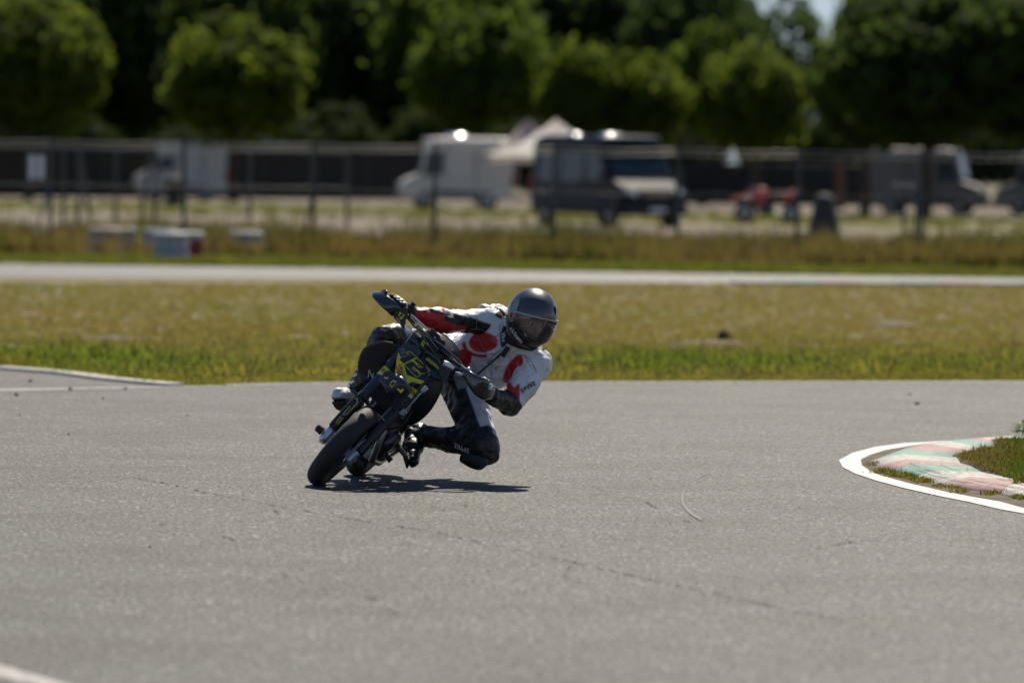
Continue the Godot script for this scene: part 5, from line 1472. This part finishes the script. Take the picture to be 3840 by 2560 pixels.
	var shell := func(az: float, el: float, grow: float) -> Vector3:
		var ce := cos(el)
		var d := Vector3(sin(az) * ce, sin(el), cos(az) * ce)
		var low := clampf(-d.y, 0.0, 1.0)
		var rx := 0.128 - 0.012 * low; var ry := 0.152 if d.y > 0 else 0.172; var rz := 0.148 + (0.014 * low if d.z > 0 else -0.01)
		var p := Vector3(d.x * rx, d.y * ry, d.z * rz) * (1.0 + grow / 0.14)
		p.y += 0.010
		if p.y < -0.130: p.y = -0.130 + (p.y + 0.130) * 0.25
		return ht * p
	var s := st(); soft(s)
	var NA := 72; var NE := 44
	var inport := func(az: float, el: float) -> bool:
		var a := absf(wrapf(az, -PI, PI))
		var topl := deg_to_rad(16.0) - pow(a / 1.35, 2.0) * deg_to_rad(9.0); var botl := deg_to_rad(-30.0) + pow(a / 1.35, 2.0) * deg_to_rad(20.0)
		return a < 1.35 and el < topl and el > botl
	for i in NA:
		for j in NE:
			var a0 := TAU * i / NA; var a1 := TAU * (i + 1) / NA
			var e0 := -PI / 2 + PI * j / NE; var e1 := -PI / 2 + PI * (j + 1) / NE
			if inport.call((a0 + a1) * 0.5, (e0 + e1) * 0.5): continue
			if e1 < deg_to_rad(-62): continue
			quad(s, shell.call(a0, e0, 0.0), shell.call(a1, e0, 0.0), shell.call(a1, e1, 0.0), shell.call(a0, e1, 0.0))
	# inner lining
	for i in NA:
		for j in NE:
			var a0 := TAU * i / NA; var a1 := TAU * (i + 1) / NA
			var e0 := -PI / 2 + PI * j / NE; var e1 := -PI / 2 + PI * (j + 1) / NE
			if inport.call((a0 + a1) * 0.5, (e0 + e1) * 0.5) or e1 < deg_to_rad(-62): continue
			quad(s, shell.call(a1, e0, -0.012), shell.call(a0, e0, -0.012), shell.call(a0, e1, -0.012), shell.call(a1, e1, -0.012))
	put("shell", done(s), M.helmet, hm)
	var rim := []; var rim2 := []
	for i in 41:
		var a := lerpf(-1.36, 1.36, i / 40.0)
		rim.append(shell.call(a, deg_to_rad(17.0) - pow(absf(a) / 1.35, 2.0) * deg_to_rad(9.0), 0.003))
		rim2.append(shell.call(a, deg_to_rad(-31.0) + pow(absf(a) / 1.35, 2.0) * deg_to_rad(20.0), 0.003))
	s = st(); tube(s, rim, 0.0035, 6); put("port_seal", done(s), M.silver_trim, hm)
	s = st(); tube(s, rim2, 0.0035, 6); put("port_seal", done(s), M.matt_black, hm)
	s = st(); soft(s)
	for i in 40:
		for j in 12:
			var a0 := lerpf(-1.45, 1.45, i / 40.0); var a1 := lerpf(-1.45, 1.45, (i + 1) / 40.0)
			var lim := func(a: float, t: float) -> float:
				var q := pow(absf(a) / 1.45, 2.0)
				return lerpf(deg_to_rad(-33.0) + q * deg_to_rad(22.0), deg_to_rad(18.5) - q * deg_to_rad(8.0), t)
			quad(s, shell.call(a0, lim.call(a0, j / 12.0), 0.005), shell.call(a1, lim.call(a1, j / 12.0), 0.005), shell.call(a1, lim.call(a1, (j + 1) / 12.0), 0.005), shell.call(a0, lim.call(a0, (j + 1) / 12.0), 0.005))
	put("visor", done(s), M.visor, hm)
	for sd in [-1, 1]:
		var pts := []
		for q in [[-0.2, 0.44], [-0.06, 0.56], [0.09, 0.42], [0.17, 0.10], [0.15, -0.14], [0.0, -0.22], [-0.14, -0.05]]:
			pts.append(shell.call(sd * (1.40 - q[0] * 1.1), q[1] * 1.05, 0.0065))
		var cen := Vector3.ZERO
		for q in pts: cen += q
		cen /= pts.size(); cen += (cen - hc).normalized() * 0.006
		s = st(); soft(s)
		for q in pts.size():
			var pa: Vector3 = pts[q]; var pb: Vector3 = pts[(q + 1) % pts.size()]
			if (pa - cen).cross(pb - cen).dot(cen - hc) > 0.0: tri(s, cen, pa, pb)
			else: tri(s, cen, pb, pa)
		put("visor_plate", done(s), M.helmet_grey, hm)
		s = st(); blob(s, Transform3D(Basis().scaled(Vector3(0.012, 0.012, 0.012)), shell.call(sd * 1.42, 0.0, 0.002)), 12); put("visor_pivot", done(s), M.red, hm)
	# vents
	for q in [[0.58, 0.62, 0.016]]:
		var c: Vector3 = shell.call(q[0], q[1], 0.0); var d: Vector3 = (c - hc).normalized()
		s = st(); sweep(s, [shell.call(q[0] + 0.03, q[1] - 0.16, -0.001), shell.call(q[0], q[1], 0.001), shell.call(q[0] - 0.03, q[1] + 0.12, -0.001)], hx, [0.004, q[2] * 0.6, q[2] * 0.9], [0.003, 0.004, 0.003]); put("vent", done(s), M.matt_black, hm)
	s = st(); var cv: Vector3 = shell.call(0.0, deg_to_rad(-46.0), 0.0)
	sweep(s, [shell.call(-0.35, deg_to_rad(-45.0), 0.002), cv, shell.call(0.35, deg_to_rad(-45.0), 0.002)], hup, [0.004, 0.010, 0.004], [0.003, 0.006, 0.003]); put("chin_vent", done(s), M.matt_black, hm)
	# lettering along the chin bar, wrapped letter by letter
	var word := "ciform"
	for i in word.length():
		var a := lerpf(-1.32, -0.80, float(i) / (word.length() - 1)); var e := lerpf(-0.42, -0.66, float(i) / (word.length() - 1))
		var c: Vector3 = shell.call(a, e, 0.001); var c2: Vector3 = shell.call(a + 0.05, e - 0.02, 0.001); var c3: Vector3 = shell.call(a, e + 0.05, 0.001)
		text(hm, word[i], c, c2 - c, (c2 - c).cross(c3 - c), 0.026, M.white_plastic)
	# ---- collar, zip, badges, ribs
	s = st(); var ring := []
	for i in 13:
		var a := TAU * i / 12.0
		ring.append(hc + hup * -0.118 + (hx * cos(a) * 0.078 + look * sin(a) * 0.068) + Vector3(-0.012, -0.01, -0.03))
	tube(s, ring, 0.017, 10); add.call("collar", s, M.matt_black, rider)
	word = "SPYKE"
	var yk := J(1893, 1244, 0.47)
	var cl := Node3D.new(); cl.name = "collar_print"; rider.add_child(cl); cl.position = -rider.position
	var ck := onto(bones, J(1886, 1262, 0.48), 0.006)
	text(cl, "YKE", ck, Vector3(0.22, -1, 0.1), skin_normal(bones, ck), 0.020, M.white_plastic)
	s = st(); tube(s, [J(1886, 1320, 0.50), J(1850, 1352, 0.53), J(1790, 1404, 0.56)], 0.005, 6); add.call("zip", s, M.dark_metal, rider)
	s = st(); box(s, frame_at(J(1894, 1318, 0.48), Vector3(-0.2, 0, 1), Vector3(0.55, 0.8, 0)), Vector3(0.026, 0.058, 0.012), 0.004); add.call("collar_tab", s, M.matt_black, rider)
	for rb in [[ribR, Vector3(0.80, -0.60, 0), Vector3(0.5, 0.85, -0.1), 9, 0.007, 0.028], [ribL, Vector3(0.35, -0.95, 0), Vector3(0.9, 0.35, 0), 9, 0.008, 0.022], [ribW, Vector3(0.75, 0.3, 0), Vector3(-0.5, 0.85, 0), 8, 0.007, 0.022]]:
		var rn := Node3D.new(); rn.name = "stretch_panel"; rider.add_child(rn, true); rn.position = -rider.position
		for i in rb[3]:
			var c: Vector3 = rb[0] + rb[1].normalized() * (i - (rb[3] - 1) * 0.5) * rb[4]
			var pts := []
			for k in 7:
				var q: Vector3 = c + rb[2].normalized() * lerpf(-rb[5], rb[5], k / 6.0)
				pts.append(onto(bones, q, 0.0015))
			s = st(); tube(s, pts, 0.0024, 6); put("rib", done(s), M.rib, rn)
	# white shoulder cups with scuffed metal shell
	s = st(); blob(s, Transform3D(Basis(Vector3.BACK, -0.4).scaled_local(Vector3(0.050, 0.026, 0.045)), onto(bones, J(1828, 1162, 0.59), -0.019)), 18); add.call("shoulder_cup", s, M.cup, rider)
	# stitched seams over the leathers
	for line in [[1880, 1210, 1872, 1260, 1876, 1310, 1840, 1350, 1790, 1392], [1896, 1330, 1880, 1360, 1830, 1405], [1760, 1225, 1790, 1240, 1850, 1262, 1866, 1250], [1940, 1330, 1985, 1345, 2010, 1400], [1965, 1330, 1990, 1375], [1790, 1180, 1782, 1210, 1790, 1240], [1880, 1380, 1875, 1430, 1890, 1460], [1990, 1480, 1960, 1500, 1930, 1532], [1720, 1300, 1760, 1310, 1800, 1335, 1850, 1338]]:
		var pts := []
		for q in V2(line): pts.append(onto(bones, J(q.x, q.y, 0.48), 0.0))
		pts = smooth_path(pts, [])[0]
		for i in pts.size(): pts[i] = onto(bones, pts[i], 0.0035)
		s = st(); tube(s, pts, 0.0016, 5); add.call("seam", s, M.seam, rider)
	# knee sliders, prints
	s = st(); sweep(s, [J(1728, 1716, 0.46), J(1768, 1728, 0.45), J(1802, 1738, 0.46), J(1824, 1732, 0.50)], Vector3(0, 0.4, 1), [0.030, 0.048, 0.045, 0.02], [0.018, 0.030, 0.028, 0.010]); add.call("knee_slider", s, M.matt_black, rider)
	var kp2 := Node3D.new(); kp2.name = "knee_print"; rider.add_child(kp2); kp2.position = -rider.position
	var at: Vector3 = onto(bones, J(1712, 1684, 0.50), 0.004)
	text(kp2, "SPYKE", onto(bones, J(1712, 1684, 0.50), 0.011), Vector3(-1, -0.12, 0.3), skin_normal(bones, at), 0.026, M.white_plastic)
	at = onto(bones, J(1985, 1452, 0.42), 0.003)
	text(kp2, "SPYKE", onto(bones, J(1985, 1452, 0.42), 0.005), Vector3(0.85, 0.45, 0), skin_normal(bones, at), 0.022, M.ink)
	s = st(); slab(s, [onto(bones, J(1428, 1282, 0.5), 0.004), onto(bones, J(1410, 1300, 0.5), 0.004), onto(bones, J(1432, 1298, 0.5), 0.004)], Vector3(0, 0, 1), 0.002); add.call("knee_print_mark", s, M.red, rider)
	s = st(); blob(s, Transform3D(Basis(Vector3.BACK, 0.6).scaled_local(Vector3(0.058, 0.045, 0.05)), J(1432, 1284, 0.56)), 18); add.call("knee_armour", s, M.black, rider)
	# boot buckles on the far boot, soles
	for i in 5:
		var c: Vector3 = knR.lerp(anR, 0.52 + i * 0.105)
		c = onto(bones, c + Vector3(-0.06, 0.01, 0.04), 0.003)
		s = st(); sweep(s, [c + Vector3(-0.012, -0.010, 0), c + Vector3(0.016, 0.006, 0.006)], Vector3(-0.5, 0.8, 0), [0.006, 0.006], [0.004, 0.004]); add.call("boot_buckle", s, M.white_plastic, rider)
	s = st(); sweep(s, [anR + Vector3(0.03, -0.07, -0.03), anR.lerp(toeR, 0.5) + Vector3(0.0, -0.066, 0), toeR + Vector3(0, -0.034, 0.02)], Vector3(1, 0, 0), [0.036, 0.042, 0.032], [0.010, 0.010, 0.008]); add.call("boot_sole", s, M.matt_black, rider)
	s = st(); sweep(s, [anL + Vector3(-0.045, -0.02, 0.0), anL.lerp(toeL, 0.5) + Vector3(-0.045, -0.01, 0), toeL + Vector3(-0.028, -0.01, 0.02)], Vector3(0.2, 0, 1), [0.036, 0.042, 0.030], [0.010, 0.010, 0.008]); add.call("boot_sole", s, M.matt_black, rider)

func skin_normal(bones: Array, p: Vector3) -> Vector3:
	var e := 0.006
	return Vector3(field(bones, p + Vector3(e, 0, 0), 0.035) - field(bones, p - Vector3(e, 0, 0), 0.035), field(bones, p + Vector3(0, e, 0), 0.035) - field(bones, p - Vector3(0, e, 0), 0.035), field(bones, p + Vector3(0, 0, e), 0.035) - field(bones, p - Vector3(0, 0, e), 0.035)).normalized()
func onto(bones: Array, p: Vector3, lift: float) -> Vector3:      # move a point onto the rider's skin
	for i in 5:
		var d := field(bones, p, 0.035) - lift
		var e := 0.004
		var g := Vector3(field(bones, p + Vector3(e, 0, 0), 0.035) - field(bones, p - Vector3(e, 0, 0), 0.035), field(bones, p + Vector3(0, e, 0), 0.035) - field(bones, p - Vector3(0, e, 0), 0.035), field(bones, p + Vector3(0, 0, e), 0.035) - field(bones, p - Vector3(0, 0, e), 0.035))
		p -= g.normalized() * d
	return p

# ------------------------------------------------------------------ loose bits
func lump(r: Vector3, sd: int) -> ArrayMesh:
	var rr := RandomNumberGenerator.new(); rr.seed = sd
	var s := st(); soft(s)
	var rings := []
	for i in 6:
		var a := PI * i / 5.0; var ring := []
		for j in 9:
			var b := TAU * j / 9.0; var k := rr.randf_range(0.75, 1.15)
			ring.append(Vector3(cos(b) * sin(a) * r.x * k, -cos(a) * r.y * k + r.y * 0.8, -sin(b) * sin(a) * r.z * k))
		rings.append(ring)
	skin(s, rings, true, false, false)
	return done(s)
func build_small_things():
	var rr := RandomNumberGenerator.new(); rr.seed = 9
	# crumbs of rubber and grit on the asphalt
	for q in [[112, 1432, 0.05], [230, 1406, 0.05], [60, 1484, 0.05], [262, 1462, 0.05], [468, 1460, 0.045], [385, 1496, 0.035], [255, 1630, 0.028], [72, 1558, 0.03], [3236, 1774, 0.02], [3643, 1882, 0.016], [3414, 1480, 0.03], [3440, 1516, 0.045], [560, 2052, 0.02], [700, 1560, 0.02], [1680, 1500, 0.02], [3000, 1905, 0.012]]:
		var o := put("rubber_crumb", lump(Vector3(q[2] * rr.randf_range(0.2, 0.42), q[2] * 0.2, q[2] * 0.3), rr.randi()), M.bark)
		o.position = gp(q[0], q[1], 0.004)
		tag(o, "small dark crumb lying on the asphalt", "crumb", "rubber crumbs scattered on the asphalt")
	var clod := put("earth_clod", lump(Vector3(0.06, 0.055, 0.06), 4), M.bark); clod.position = gp(2712, 1276)
	tag(clod, "dark lump of earth standing alone in the infield grass", "clod")
	# broad-leaved weeds
	for q in [["leafy_weed", "broad-leaved green weed at the edge of the soil behind the kerb", 3836, 1640, 0.10, 34], ["leafy_weed", "small pale leafy weed in the grass by the asphalt edge", 588, 1402, 0.07, 16], ["leafy_weed", "low leafy weed at the foot of the kerb by the white line", 3828, 1832, 0.05, 24]]:
		var t := thing(q[0], q[1], "weed", gp(q[2], q[3], 0.02))
		for i in q[5]:
			var a := rr.randf() * TAU; var h: float = q[4] * rr.randf_range(0.2, 1.0)
			var d := Vector3(cos(a), 0.25, sin(a)).normalized(); var l: float = q[4] * rr.randf_range(0.45, 0.8)
			var base := Vector3(cos(a) * 0.02, h, sin(a) * 0.02)
			var side := Vector3(-sin(a), 0, cos(a)) * l * 0.24
			var s := st(); soft(s)
			quad(s, base, base + d * l * 0.5 - side, base + d * l, base + d * l * 0.5 + side)
			put("leaf", done(s), M.weed_leaf, t)
		var s2 := st(); tube(s2, [Vector3.ZERO, Vector3(0.005, q[4] * 0.5, 0), Vector3(0, q[4], 0)], 0.004, 6); put("stem", done(s2), M.weed_leaf, t)
